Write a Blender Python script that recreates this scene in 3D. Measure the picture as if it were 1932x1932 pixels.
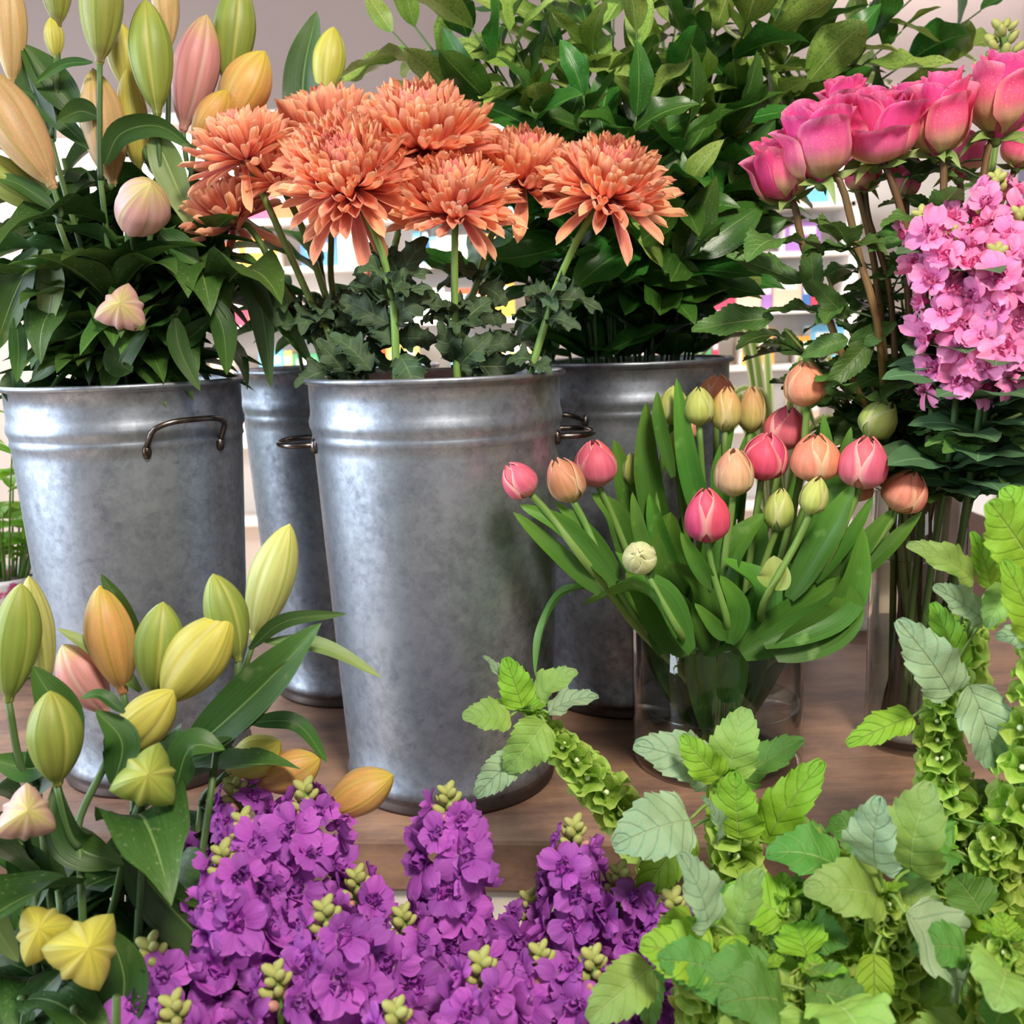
import bpy, math, random
from mathutils import Vector, Matrix
V = Vector
rnd = random.Random(7)
PI = math.pi
for o in list(bpy.data.objects): bpy.data.objects.remove(o)
col = bpy.context.scene.collection
sc = bpy.context.scene
# ------------------------------------------------------------------ camera
F = 1932.0
TH = math.atan(346 / 1932)
CAMZ = 0.513
CT, ST = math.cos(TH), math.sin(TH)
cam_d = bpy.data.cameras.new('camera')
cam = bpy.data.objects.new('camera', cam_d); col.objects.link(cam)
RHO = math.radians(1.8)      # the photograph is rolled a little clockwise
cam.location = (0, 0, CAMZ)
cam.rotation_euler = (Matrix.Rotation(PI / 2 - TH, 3, 'X') @ Matrix.Rotation(-RHO, 3, 'Z')).to_euler()
cam_d.sensor_fit = 'HORIZONTAL'; cam_d.sensor_width = 36; cam_d.lens = 36.0
cam_d.clip_start = 0.05
cam_d.dof.use_dof = True; cam_d.dof.focus_distance = 1.0; cam_d.dof.aperture_fstop = 8.0
sc.camera = cam
# ------------------------------------------------------------------ light
def hexc(h, k=1.0):
    h = h.lstrip('#'); r = []
    for i in (0, 2, 4):
        c = int(h[i:i + 2], 16) / 255
        r.append((c / 12.92 if c <= .04045 else ((c + .055) / 1.055) ** 2.4) * k)
    return (*r, 1)
w = bpy.data.worlds.new('world'); sc.world = w; w.use_nodes = True
w.node_tree.nodes['Background'].inputs[0].default_value = hexc('#d9dbe2')
w.node_tree.nodes['Background'].inputs[1].default_value = 0.20
def area(name, loc, target, sx, sy, power, color):
    d = bpy.data.lights.new(name, 'AREA'); d.shape = 'RECTANGLE'; d.size = sx; d.size_y = sy
    d.energy = power; d.color = color
    o = bpy.data.objects.new(name, d); col.objects.link(o); o.location = loc
    o.rotation_euler = (V(target) - V(loc)).to_track_quat('-Z', 'Y').to_euler()
    return o
area('shop_window_light', (-2.5, 0.55, 0.95), (0.1, 1.1, 0.2), 1.8, 2.0, 105, (.78, .88, 1.0))
area('ceiling_lamp_light', (0.45, -0.55, 2.0), (0.15, 1.05, 0.3), .4, .4, 66, (1.0, .9, .78))
area('front_fill_light', (0.6, -2.2, 1.3), (0.1, 1.0, 0.2), 1.2, .8, 12, (1.0, .97, .95))  # unseen fill light added behind the camera to brighten the fronts
area('back_room_light', (-.1, 3.6, 2.0), (0.1, 4.7, .6), 3.6, .5, 230, (1.0, .95, .9))
area('back_window_light', (-2.3, 2.7, 1.2), (-.6, 1.5, .3), 1.0, 1.2, 26, (.8, .9, 1.0))
sc.view_settings.view_transform = 'Standard'; sc.view_settings.look = 'None'
sc.view_settings.gamma = 1; sc.view_settings.use_curve_mapping = False
sc.view_settings.exposure = 0.24

# ------------------------------------------------------------------ helpers
def ray(px, py):
    a = (px - 966) / F; b = (py - 966) / F
    u = a * math.cos(RHO) - b * math.sin(RHO); v = a * math.sin(RHO) + b * math.cos(RHO)
    return V((u, CT - v * ST, -ST - v * CT))
def P(px, py, Y):
    d = ray(px, py); k = Y / d.y
    return V((0, 0, CAMZ)) + d * k
def S(n, py, Y):                       # n pixels at that place in metres
    return n / F * Y / (CT - (py - 966) / F * ST)
def proj(p):
    q = V(p) - V((0, 0, CAMZ)); dep = q.y * CT - q.z * ST
    if dep < .05: return (9999, 9999)
    u = q.x / dep; v = -(q.y * ST + q.z * CT) / dep
    return (966 + F * (u * math.cos(RHO) + v * math.sin(RHO)), 966 + F * (v * math.cos(RHO) - u * math.sin(RHO)))
def PZ(px, py, z):
    d = ray(px, py); k = (z - CAMZ) / d.z
    return V((0, 0, CAMZ)) + d * k

W = {}
ORD = ['first', 'second', 'third', 'fourth', 'fifth', 'sixth', 'seventh', 'eighth', 'ninth', 'tenth', 'eleventh', 'twelfth', 'thirteenth', 'fourteenth', 'fifteenth', 'sixteenth', 'seventeenth', 'eighteenth', 'nineteenth', 'twentieth', 'twenty first', 'twenty second', 'twenty third', 'twenty fourth', 'twenty fifth', 'twenty sixth', 'twenty seventh', 'twenty eighth', 'twenty ninth', 'thirtieth', 'thirty first', 'thirty second', 'thirty third', 'thirty fourth', 'thirty fifth', 'thirty sixth', 'thirty seventh', 'thirty eighth', 'thirty ninth', 'fortieth']
def rank(vals, v): return ORD[sorted(vals).index(v)]
def thing(name, label, cat, loc, group=None):
    o = bpy.data.objects.new(name, None); col.objects.link(o)
    o.empty_display_size = .02
    o.location = loc; o['label'] = label; o['category'] = cat
    if group: o['group'] = group
    W[o.name] = Matrix.Translation(V(loc)); return o
def add(name, me, parent=None, M=None, label=None):
    M = M if M is not None else Matrix.Identity(4)
    o = bpy.data.objects.new(name, me); col.objects.link(o)
    if parent is not None:
        o.parent = parent; o.matrix_basis = W[parent.name].inverted() @ M
    else: o.matrix_basis = M
    W[o.name] = M
    if label: o['label'] = label
    return o
def tag(o, label, cat, group=None):
    o['label'] = label; o['category'] = cat
    if group: o['group'] = group
    return o
class MB:
    def __init__(s): s.v = []; s.f = []; s.uv = []; s.mi = []
    def face(s, idx, uvs, m=0): s.f.append(idx); s.uv.extend(uvs); s.mi.append(m)
    def grid(s, nu, nv, fn, closed=False, m=0, us=1, vs=1):
        b = len(s.v)
        cu = nu if closed else nu + 1
        for j in range(nv + 1):
            for i in range(cu): s.v.append(tuple(fn(i / nu, j / nv)))
        for j in range(nv):
            for i in range(nu):
                i2 = (i + 1) % cu
                s.face((b + j * cu + i, b + j * cu + i2, b + (j + 1) * cu + i2, b + (j + 1) * cu + i),
                       [(i / nu * us, j / nv * vs), ((i + 1) / nu * us, j / nv * vs), ((i + 1) / nu * us, (j + 1) / nv * vs), (i / nu * us, (j + 1) / nv * vs)], m)
        return s
    def lathe(s, prof, n=48, m=0, cx=0, cy=0):
        L = len(prof) - 1
        def fn(u, t):
            r, z = prof[min(L, int(round(t * L)))]
            a = u * 2 * PI
            return (cx + r * math.cos(a), cy + r * math.sin(a), z)
        return s.grid(n, L, fn, True, m)
    def tube(s, pts, r0, r1=None, n=7, m=0):
        r1 = r0 if r1 is None else r1; pts = [V(p) for p in pts]; L = len(pts) - 1
        b = len(s.v); up = V((.3, .1, 1)).normalized()
        for k, p in enumerate(pts):
            t = (pts[min(L, k + 1)] - pts[max(0, k - 1)]).normalized()
            x = t.cross(up)
            if x.length < .05: x = t.cross(V((1, 0, 0)))
            x.normalize(); y = t.cross(x); r = r0 + (r1 - r0) * k / L
            for i in range(n):
                a = 2 * PI * i / n; s.v.append(tuple(p + (x * math.cos(a) + y * math.sin(a)) * r))
        for k in range(L):
            for i in range(n):
                j = (i + 1) % n
                s.face((b + k * n + i, b + k * n + j, b + (k + 1) * n + j, b + (k + 1) * n + i),
                       [(i / n, k / L), ((i + 1) / n, k / L), ((i + 1) / n, (k + 1) / L), (i / n, (k + 1) / L)], m)
        for e in (0, L):
            s.face(tuple(b + e * n + i for i in (range(n) if e else reversed(range(n)))), [(.5, e / L)] * n, m)
        return s
    def box(s, a, b, m=0):
        x0, y0, z0 = a; x1, y1, z1 = b; k = len(s.v)
        s.v += [(x0, y0, z0), (x1, y0, z0), (x1, y1, z0), (x0, y1, z0), (x0, y0, z1), (x1, y0, z1), (x1, y1, z1), (x0, y1, z1)]
        for q in ((0, 3, 2, 1), (4, 5, 6, 7), (0, 1, 5, 4), (1, 2, 6, 5), (2, 3, 7, 6), (3, 0, 4, 7)):
            s.face(tuple(k + i for i in q), [(0, 0), (1, 0), (1, 1), (0, 1)], m)
        return s
    def ball(s, c, r, n=6, m=0, sq=(1, 1, 1)):
        def fn(u, t):
            a = u * 2 * PI; p = t * PI
            return (c[0] + r * sq[0] * math.sin(p) * math.cos(a), c[1] + r * sq[1] * math.sin(p) * math.sin(a), c[2] - r * sq[2] * math.cos(p))
        return s.grid(n, max(3, n - 2), fn, True, m)
    def make(s, name, mats, smooth=True, origin=None):
        me = bpy.data.meshes.new(name)
        vs = s.v
        if origin is not None:
            ox, oy, oz = origin; vs = [(a - ox, b - oy, c - oz) for a, b, c in vs]
        me.from_pydata(vs, [], s.f)
        uvl = me.uv_layers.new(name='uv'); flat = [c for q in s.uv for c in q]
        uvl.data.foreach_set('uv', flat)
        if not isinstance(mats, (list, tuple)): mats = [mats]
        for m_ in mats: me.materials.append(m_)
        if len(mats) > 1: me.polygons.foreach_set('material_index', s.mi)
        if smooth: me.polygons.foreach_set('use_smooth', [True] * len(s.f))
        me.update(); return me
def ease(pts, n=14):
    pts = [V(p) for p in pts]
    if len(pts) == 2: return [pts[0].lerp(pts[1], i / n) for i in range(n + 1)]
    q = [pts[0] * 2 - pts[1]] + pts + [pts[-1] * 2 - pts[-2]]; out = []
    segs = len(pts) - 1
    for i in range(n + 1):
        g = i / n * segs; k = min(segs - 1, int(g)); t = g - k
        a, b, c, d = q[k:k + 4]
        out.append(.5 * ((2 * b) + (c - a) * t + (2 * a - 5 * b + 4 * c - d) * t * t + (3 * b - a - 3 * c + d) * t ** 3))
    return out
def frame(d, n, o, sc_=(1, 1, 1)):
    """local Y -> d, local Z -> n"""
    y = V(d).normalized(); z = V(n) - y * V(n).dot(y)
    if z.length < 1e-4: z = y.orthogonal()
    z.normalize(); x = y.cross(z)
    M = Matrix((x, y, z)).transposed().to_4x4()
    return Matrix.Translation(V(o)) @ M @ Matrix.Diagonal((*sc_, 1))
def axis(d, o, spin=0, s=(1, 1, 1)):
    """local Z -> d"""
    q = V((0, 0, 1)).rotation_difference(V(d).normalized())
    return Matrix.Translation(V(o)) @ q.to_matrix().to_4x4() @ Matrix.Rotation(spin, 4, 'Z') @ Matrix.Diagonal((*s, 1))
def world_mesh(name, mb, mats, parent, origin, label=None):
    me = mb.make(name, mats, origin=origin)
    return add(name, me, parent, Matrix.Translation(V(origin)), label)
_mc = {}
def with_mat(me, mat):
    k = (me.name, mat.name)
    if k not in _mc:
        c = me.copy(); c.materials.clear(); c.materials.append(mat); _mc[k] = c
    return _mc[k]

# ------------------------------------------------------------------ materials
class NT:
    def __init__(s, name):
        s.m = bpy.data.materials.new(name); s.m.use_nodes = True
        s.t = s.m.node_tree; s.n = s.t.nodes; s.b = s.n['Principled BSDF']; s.out = s.n['Material Output']
    def new(s, t, **k):
        x = s.n.new(t)
        for a, v in k.items(): setattr(x, a, v)
        return x
    def link(s, a, b): s.t.links.new(a, b)
    def val(s, inp, v):
        if hasattr(v, 'links') or hasattr(v, 'is_linked'): s.link(v, inp)
        else: inp.default_value = v
    def math(s, op, a, b=0.0, c=None):
        x = s.new('ShaderNodeMath', operation=op); s.val(x.inputs[0], a); s.val(x.inputs[1], b)
        if c is not None: s.val(x.inputs[2], c)
        return x.outputs[0]
    def ramp(s, fac, stops, interp='LINEAR'):
        x = s.new('ShaderNodeValToRGB'); s.link(fac, x.inputs[0]); e = x.color_ramp.elements
        x.color_ramp.interpolation = interp
        while len(e) > 1: e.remove(e[0])
        e[0].position = stops[0][0]; e[0].color = stops[0][1]
        for p, c in stops[1:]:
            q = e.new(p); q.color = c
        return x.outputs[0]
    def mix(s, fac, a, b, mode='MIX'):
        x = s.new('ShaderNodeMix', data_type='RGBA', blend_type=mode)
        s.val(x.inputs['Factor'], fac); s.val(x.inputs[6], a); s.val(x.inputs[7], b); return x.outputs[2]
    def noise(s, vec, scale, detail=3, rough=.5):
        x = s.new('ShaderNodeTexNoise'); s.link(vec, x.inputs['Vector']); x.inputs['Scale'].default_value = scale
        x.inputs['Detail'].default_value = detail; x.inputs['Roughness'].default_value = rough; return x.outputs['Fac']
    def obj(s): return s.new('ShaderNodeTexCoord').outputs['Object']
    def mapping(s, vec, scale):
        x = s.new('ShaderNodeMapping'); s.link(vec, x.inputs['Vector']); x.inputs['Scale'].default_value = scale; return x.outputs[0]
    def bump(s, h, strength, dist=.001):
        x = s.new('ShaderNodeBump'); s.link(h, x.inputs['Height']); x.inputs['Strength'].default_value = strength
        x.inputs['Distance'].default_value = dist; return x.outputs[0]

def organic(name, stops, edge=None, edge_k=.8, mid=None, mid_w=.05, veins=0, vein_col=None, vein_k=2.5, streak=0, trans=.3, rough=.5, var=.12,
            blotch=None, blotch_t=(.55, .7), spec=.35, bump=.5, three=False, hue=.012):
    n = NT(name)
    uv = n.new('ShaderNodeUVMap').outputs[0]
    sp = n.new('ShaderNodeSeparateXYZ'); n.link(uv, sp.inputs[0]); u, v = sp.outputs[0], sp.outputs[1]
    if three:
        u = n.math('FRACT', n.math('MULTIPLY', u, 3.0))
    base = n.ramp(v, [(p, hexc(c)) for p, c in stops])
    a = n.math('ABSOLUTE', n.math('SUBTRACT', u, .5))       # 0 mid .. .5 edge
    ob = n.obj(); ns = n.noise(ob, 55, 3)
    c = base
    h = n.math('MULTIPLY', ns, .4)
    if blotch:
        nb = n.noise(ob, 38, 2)
        fb = n.ramp(nb, [(blotch_t[0], (0, 0, 0, 1)), (blotch_t[1], (1, 1, 1, 1))])
        c = n.mix(fb, c, hexc(blotch))
    if edge:
        fe = n.ramp(n.math('MULTIPLY', a, 2.0), [(edge_k, (0, 0, 0, 1)), (min(1, edge_k + .25), (1, 1, 1, 1))])
        c = n.mix(fe, c, hexc(edge))
    if veins:
        ph = n.math('MULTIPLY', n.math('SUBTRACT', v, n.math('MULTIPLY', a, .55)), veins)
        tri = n.math('ABSOLUTE', n.math('SUBTRACT', n.math('FRACT', ph), .5))
        fv = n.ramp(tri, [(0, (1, 1, 1, 1)), (.07, (.25, .25, .25, 1)), (.16, (0, 0, 0, 1))])
        c = n.mix(n.math('MULTIPLY', fv, .45), c, hexc(vein_col or '#cfe08a'))
        h = n.math('SUBTRACT', h, n.math('MULTIPLY', fv, .55))
    if streak:
        uvm = n.mapping(uv, (streak, 1.4, 1)); ss = n.noise(uvm, 1.0, 2)
        h = n.math('ADD', h, n.math('MULTIPLY', ss, .8))
        c = n.mix(1.0, c, n.ramp(ss, [(.3, (.80, .80, .78, 1)), (.7, (1.1, 1.1, 1.1, 1))]), 'MULTIPLY')
    if mid:
        fm = n.ramp(a, [(0, (1, 1, 1, 1)), (mid_w, (0, 0, 0, 1))])
        c = n.mix(n.math('MULTIPLY', fm, .7), c, hexc(mid)); h = n.math('SUBTRACT', h, n.math('MULTIPLY', fm, .8))
    oi = n.new('ShaderNodeObjectInfo').outputs['Random']
    hs = n.new('ShaderNodeHueSaturation'); n.link(c, hs.inputs['Color'])
    n.val(hs.inputs['Value'], n.math('ADD', n.math('MULTIPLY', n.math('ADD', oi, n.math('MULTIPLY', ns, .6)), var * 1.5), 1 - var * 1.2))
    n.val(hs.inputs['Hue'], n.math('ADD', n.math('MULTIPLY', oi, hue * 2), .5 - hue))
    c = hs.outputs[0]
    n.link(c, n.b.inputs['Base Color']); n.b.inputs['Roughness'].default_value = rough
    n.b.inputs['Specular IOR Level'].default_value = spec
    bp = n.bump(h, bump, .0012); n.link(bp, n.b.inputs['Normal'])
    if trans:
        tr = n.new('ShaderNodeBsdfTranslucent'); n.link(c, tr.inputs[0]); n.link(bp, tr.inputs['Normal'])
        ms = n.new('ShaderNodeMixShader'); ms.inputs[0].default_value = trans
        n.link(n.b.outputs[0], ms.inputs[1]); n.link(tr.outputs[0], ms.inputs[2]); n.link(ms.outputs[0], n.out.inputs[0])
    return n.m
def plain(name, c, rough=.6, metal=0, noise=None, nscale=20, bump=0, emit=0, spec=.5):
    n = NT(name); n.b.inputs['Roughness'].default_value = rough; n.b.inputs['Metallic'].default_value = metal
    n.b.inputs['Specular IOR Level'].default_value = spec
    f = n.noise(n.obj(), nscale, 4)
    if noise: n.link(n.ramp(f, [(.35, hexc(c)), (.65, hexc(noise))]), n.b.inputs['Base Color'])
    else: n.b.inputs['Base Color'].default_value = hexc(c)
    if bump: n.link(n.bump(f, bump, .002), n.b.inputs['Normal'])
    return n.m
def zinc(name, lo, hi, warm=0.0):
    n = NT(name); ob = n.obj()
    vo = n.new('ShaderNodeTexVoronoi'); n.link(ob, vo.inputs['Vector']); vo.inputs['Scale'].default_value = 130
    vo2 = n.new('ShaderNodeTexVoronoi'); n.link(ob, vo2.inputs['Vector']); vo2.inputs['Scale'].default_value = 60
    sep = n.new('ShaderNodeSeparateXYZ'); n.link(vo.outputs['Color'], sep.inputs[0])
    sep2 = n.new('ShaderNodeSeparateXYZ'); n.link(vo2.outputs['Color'], sep2.inputs[0])
    big = n.noise(ob, 9, 5, .65); fine = n.noise(ob, 70, 5, .75)
    f = n.math('ADD', n.math('MULTIPLY', big, .55), n.math('ADD', n.math('MULTIPLY', fine, .75), n.math('ADD', n.math('MULTIPLY', sep.outputs[0], .12), n.math('MULTIPLY', sep2.outputs[0], .10))))
    c = n.ramp(f, [(.50, hexc(lo)), (.92, hexc(hi))])
    spots = n.ramp(n.noise(ob, 160, 3, .7), [(.29, (.4, .38, .36, 1)), (.38, (1, 1, 1, 1))])
    sm = n.ramp(n.noise(ob, 7, 2), [(.45, (0, 0, 0, 1)), (.62, (.75, .75, .75, 1))])
    c = n.mix(sm, c, n.mix(1.0, c, spots, 'MULTIPLY'))
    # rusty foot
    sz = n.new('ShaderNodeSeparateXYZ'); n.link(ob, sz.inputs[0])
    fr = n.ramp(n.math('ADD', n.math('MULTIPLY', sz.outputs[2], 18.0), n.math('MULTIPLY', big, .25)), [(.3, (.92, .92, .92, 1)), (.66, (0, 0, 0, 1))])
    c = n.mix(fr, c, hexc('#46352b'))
    n.link(c, n.b.inputs['Base Color']); n.b.inputs['Metallic'].default_value = .85
    n.link(n.ramp(f, [(.5, (.50, .50, .50, 1)), (.9, (.40, .40, .40, 1))]), n.b.inputs['Roughness'])
    n.link(n.bump(n.math('ADD', fine, n.math('MULTIPLY', big, 1.0)), .12, .001), n.b.inputs['Normal'])
    return n.m
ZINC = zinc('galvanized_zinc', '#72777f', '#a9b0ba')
WIRE = plain('dark_wire', '#77706c', .32, 1, '#4b4039', 60)
def wood_top():
    n = NT('brown_table_top'); ob = n.obj()
    m1 = n.mapping(ob, (2.0, 5, 5)); a = n.noise(m1, 3.2, 9, .72); b = n.noise(ob, 5, 5, .6); d = n.noise(n.mapping(ob, (3, 40, 20)), 3, 4, .6)
    f = n.math('ADD', n.math('MULTIPLY', a, .5), n.math('ADD', n.math('MULTIPLY', b, .43), n.math('MULTIPLY', d, .14)))
    c = n.ramp(f, [(.36, hexc('#4a362f')), (.5, hexc('#755a4c')), (.62, hexc('#9a775f'))])
    n.link(c, n.b.inputs['Base Color']); n.b.inputs['Roughness'].default_value = .5
    n.b.inputs['Specular IOR Level'].default_value = .4
    n.link(n.bump(f, .25, .002), n.b.inputs['Normal']); return n.m
TABLE = wood_top()
def glassy(name, tint, rough=.0, k=1.0):
    n = NT(name); n.n.remove(n.b)
    tr = n.new('ShaderNodeBsdfTransparent'); tr.inputs[0].default_value = tint
    gl = n.new('ShaderNodeBsdfGlossy'); gl.inputs['Roughness'].default_value = rough
    lw = n.new('ShaderNodeLayerWeight'); lw.inputs['Blend'].default_value = .5
    fr = n.math('ADD', n.math('MULTIPLY', n.math('POWER', lw.outputs['Facing'], 3.0), .95), .05)
    ms = n.new('ShaderNodeMixShader'); n.link(n.math('MULTIPLY', fr, k), ms.inputs[0])
    n.link(tr.outputs[0], ms.inputs[1]); n.link(gl.outputs[0], ms.inputs[2]); n.link(ms.outputs[0], n.out.inputs[0]); return n.m
GLASS = glassy('clear_glass', (.95, .965, .955, 1), .01, 1.1)
RIMG = glassy('rim_glass', (.8, .86, .85, 1), .12, 2.6)
WATER = glassy('vase_water', (.93, .96, .94, 1), .02, .8)

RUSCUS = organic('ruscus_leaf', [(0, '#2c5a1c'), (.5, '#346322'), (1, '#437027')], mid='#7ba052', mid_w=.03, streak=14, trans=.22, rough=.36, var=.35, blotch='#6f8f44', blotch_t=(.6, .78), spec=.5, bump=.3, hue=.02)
RUSCUS_LIT = organic('ruscus_leaf_lit', [(0, '#7a9c40'), (1, '#a8bc62')], mid='#c3cf86', mid_w=.03, streak=14, trans=.25, rough=.4, var=.25, blotch='#5c8a3c', blotch_t=(.5, .7), bump=.3)  # lit copy of the ruscus leaf: top light put into the colour
STEM = organic('green_stem', [(0, '#5f8038'), (1, '#7d9a4c')], trans=0, rough=.5, var=.15, streak=6)
STEMB = organic('olive_brown_stem', [(0, '#4c3a28'), (.55, '#7c5f38'), (1, '#7f9048')], trans=0, rough=.5, var=.15, streak=6)
DSTEM = organic('dark_green_stem', [(0, '#33482a'), (1, '#4c6734')], trans=0, rough=.5, var=.15, streak=6)
LILYLEAF = organic('lily_leaf', [(0, '#2b4a1e'), (.5, '#345524'), (1, '#486a2a')], mid='#86a05c', mid_w=.025, streak=22, trans=.18, rough=.42, var=.3, blotch='#75855a', blotch_t=(.62, .82), bump=.4)
LILYLEAFL = organic('lily_leaf_light', [(0, '#5d8040'), (.6, '#7f9858'), (1, '#9cae68')], mid='#b5c27c', mid_w=.025, streak=22, trans=.25, rough=.42, var=.15, blotch='#8f8f62', blotch_t=(.6, .8), bump=.4)
MUMLEAF = organic('chrysanthemum_leaf', [(0, '#35492f'), (1, '#3f5638')], mid='#66804e', mid_w=.03, veins=5, vein_col='#6a8256', trans=.12, rough=.6, var=.3, bump=.6)
ROSELEAF = organic('rose_leaf', [(0, '#3c5f2a'), (1, '#4b7432')], mid='#9aaf62', mid_w=.025, veins=9, vein_col='#7b964e', trans=.18, rough=.4, var=.35, blotch='#75803c', blotch_t=(.58, .8), bump=.6)
TULIPLEAF = organic('tulip_leaf', [(0, '#456f2c'), (.5, '#4c7f2e'), (1, '#6a9c3a')], streak=26, trans=.3, rough=.38, var=.22, bump=.3, blotch='#8db566', blotch_t=(.62, .85))
TULIPPALE = organic('tulip_leaf_pale', [(0, '#9db85c'), (1, '#ccd583')], streak=26, trans=.35, rough=.42, var=.1, bump=.3)
BELLLEAF = organic('bells_leaf', [(0, '#98b84e'), (.5, '#8cb552'), (1, '#86ad60')], mid='#bcd489', mid_w=.02, veins=6, vein_col='#7fa850', trans=.38, rough=.5, var=.18, bump=.6, blotch='#9fae72', blotch_t=(.5, .75))
BELLLEAFB = organic('bells_leaf_bright', [(0, '#9cc53a'), (1, '#86bf3a')], mid='#cfe48a', mid_w=.02, veins=6, vein_col='#79b034', trans=.42, rough=.5, var=.12, bump=1.0)
BELLLEAFG = organic('bells_leaf_grey', [(0, '#9db98c'), (1, '#88ac88')], mid='#c4d6a6', mid_w=.02, veins=6, vein_col='#86a886', trans=.3, rough=.5, var=.12, bump=1.0, blotch='#a8ae80', blotch_t=(.5, .75))
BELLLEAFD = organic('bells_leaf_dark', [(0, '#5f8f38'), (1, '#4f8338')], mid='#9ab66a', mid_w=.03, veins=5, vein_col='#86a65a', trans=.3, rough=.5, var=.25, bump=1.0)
CALYX = organic('bell_calyx', [(0, '#86a83c'), (.6, '#9cc048'), (1, '#b9d468')], veins=3, vein_col='#d5e59a', trans=.42, rough=.42, var=.2, bump=.5)
BELLIN = plain('bell_inner_bud', '#dfe8b8', .6)
MUM = organic('chrysanthemum_petal', [(0, '#d9636c'), (.3, '#f09080'), (.65, '#fcb18c'), (1, '#ffcba4')], edge='#ffcfae', edge_k=.78, streak=7, trans=.4, rough=.55, var=.14, bump=.5, hue=.012)
MUMIN = organic('chrysanthemum_inner_petal', [(0, '#b84660'), (.5, '#e67a80'), (1, '#f7a28e')], edge='#fdb8a0', edge_k=.8, streak=9, trans=.32, rough=.55, var=.14, bump=.5)
MUMC = plain('chrysanthemum_heart', '#b8415a', .7, 0, '#d5656a', 60, .3)
ROSE = organic('rose_petal', [(0, '#e7a58c'), (.18, '#ec7298'), (.4, '#e94593'), (.9, '#ee559f'), (1, '#f78cba')], edge='#f68cba', edge_k=.9, streak=5, trans=.3, rough=.5, var=.14, bump=.5, blotch='#e9507e', blotch_t=(.45, .7))
ROSEOUT = organic('rose_guard_petal', [(0, '#c9c684'), (.28, '#e6b492'), (.5, '#ee6c98'), (.8, '#ee559a'), (1, '#f892ba')], edge='#f3a0a8', edge_k=.75, streak=7, trans=.3, rough=.5, var=.14, bump=.6, blotch='#dfae80', blotch_t=(.58, .75))
SEPAL = organic('rose_sepal', [(0, '#6f8c44'), (1, '#93a560')], streak=6, trans=.15, rough=.5)
def lit(h, k=.28):
    return '#' + ''.join('%02x' % int(int(h[i:i + 2], 16) * (1 - k) + 255 * k) for i in (1, 3, 5))
def tulip_mat(nm, a, b, c, e):
    a, b, c, e = lit(a, .2), lit(b, .2), lit(c, .16), lit(e, .35)
    return organic(nm, [(0, a), (.35, b), (1, c)], edge=e, edge_k=.70, streak=9, trans=.36, rough=.42, var=.05, bump=.5)
TM = {'pink': tulip_mat('tulip_pink', '#d8958a', '#e4566e', '#f05a72', '#f9a795'), 'hot': tulip_mat('tulip_hot_pink', '#de4a78', '#ea3a70', '#f3486a', '#f89a90'),
      'orange': tulip_mat('tulip_orange', '#d3ae6a', '#f0946a', '#f8926a', '#f3c184'), 'brown': tulip_mat('tulip_bronze', '#b8ac5c', '#d08858', '#e0805e', '#dfb27c'),
      'peach': tulip_mat('tulip_peach', '#cfc67c', '#e6b684', '#eda57c', '#efd595'), 'green': tulip_mat('tulip_green', '#a4bb48', '#b8cc50', '#d0d866', '#d7d684'),
      'greenpeach': tulip_mat('tulip_green_peach', '#b4c252', '#d2c862', '#f0ac68', '#e6c884'), 'pale': tulip_mat('tulip_pale', '#cdd486', '#dde29a', '#e8e6a8', '#f2efc0')}
def dim(h, k=.9):
    return '#' + ''.join('%02x' % int(int(h[i:i + 2], 16) * k) for i in (1, 3, 5))
def bud_mat(nm, base, midc, tip, vein, seam, blotch=None):
    base, midc, tip, vein, seam = [dim(c_) for c_ in (base, midc, tip, vein, seam)]
    return organic(nm, [(0, base), (.16, midc), (.72, midc), (1, tip)], edge=seam, edge_k=.86, mid=vein, mid_w=.05, streak=22, trans=.1, rough=.45, var=.08, bump=.45, three=True, blotch=blotch, blotch_t=(.5, .75), hue=.006)
BM = {'green': bud_mat('lily_bud_green', '#7f8a48', '#93a548', '#b0b84e', '#7c9a38', '#c3c364'),
      'olive': bud_mat('lily_bud_olive', '#7c6a48', '#98a04c', '#a8b048', '#74903a', '#b3b358'),
      'yellow': bud_mat('lily_bud_yellow', '#a8a84c', '#cfc65c', '#d8ce50', '#a9b248', '#dcd47c'),
      'pale': bud_mat('lily_bud_pale', '#a9b850', '#cdd07c', '#d5d26a', '#a0b64c', '#dfe09a'),
      'peach': bud_mat('lily_bud_peach', '#a89058', '#cfb076', '#c9c055', '#b4a850', '#d6ba84', '#dc9a80'),
      'orange': bud_mat('lily_bud_orange', '#cc8a60', '#dfb060', '#dccb48', '#c4ac48', '#e3c46c', '#e59a68'),
      'pink': bud_mat('lily_bud_pink', '#d3a08c', '#dc9a94', '#d8cd7c', '#c8787c', '#e8bcae', '#d67f88'),
      'blush': bud_mat('lily_bud_blush', '#d8b0a0', '#e6b8ae', '#cfce6c', '#b9bc60', '#e8c8bc', '#dfa0a0')}
def stock_mat(nm, a, b, c): return organic(nm, [(0, a), (.3, b), (1, c)], streak=7, trans=.3, rough=.55, var=.22, bump=.8, hue=.014)
SPUR = stock_mat('stock_purple', '#dcaad2', '#b252c0', '#c46ad0'); SPUR2 = stock_mat('stock_purple_deep', '#9c48a8', '#9638a8', '#ae50bc')
SPNK = stock_mat('stock_pink', '#f8c0d8', '#fa86c4', '#fca4d4'); SPNK2 = stock_mat('stock_pink_deep', '#ee70b4', '#ee66b2', '#fa90c8')
SBUD = plain('stock_bud_green', '#8f9a50', .6, 0, '#b3b26a', 50, .2)
SBUDR = plain('stock_bud_rosy', '#b77c80', .6, 0, '#c59a78', 50, .2)
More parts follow.
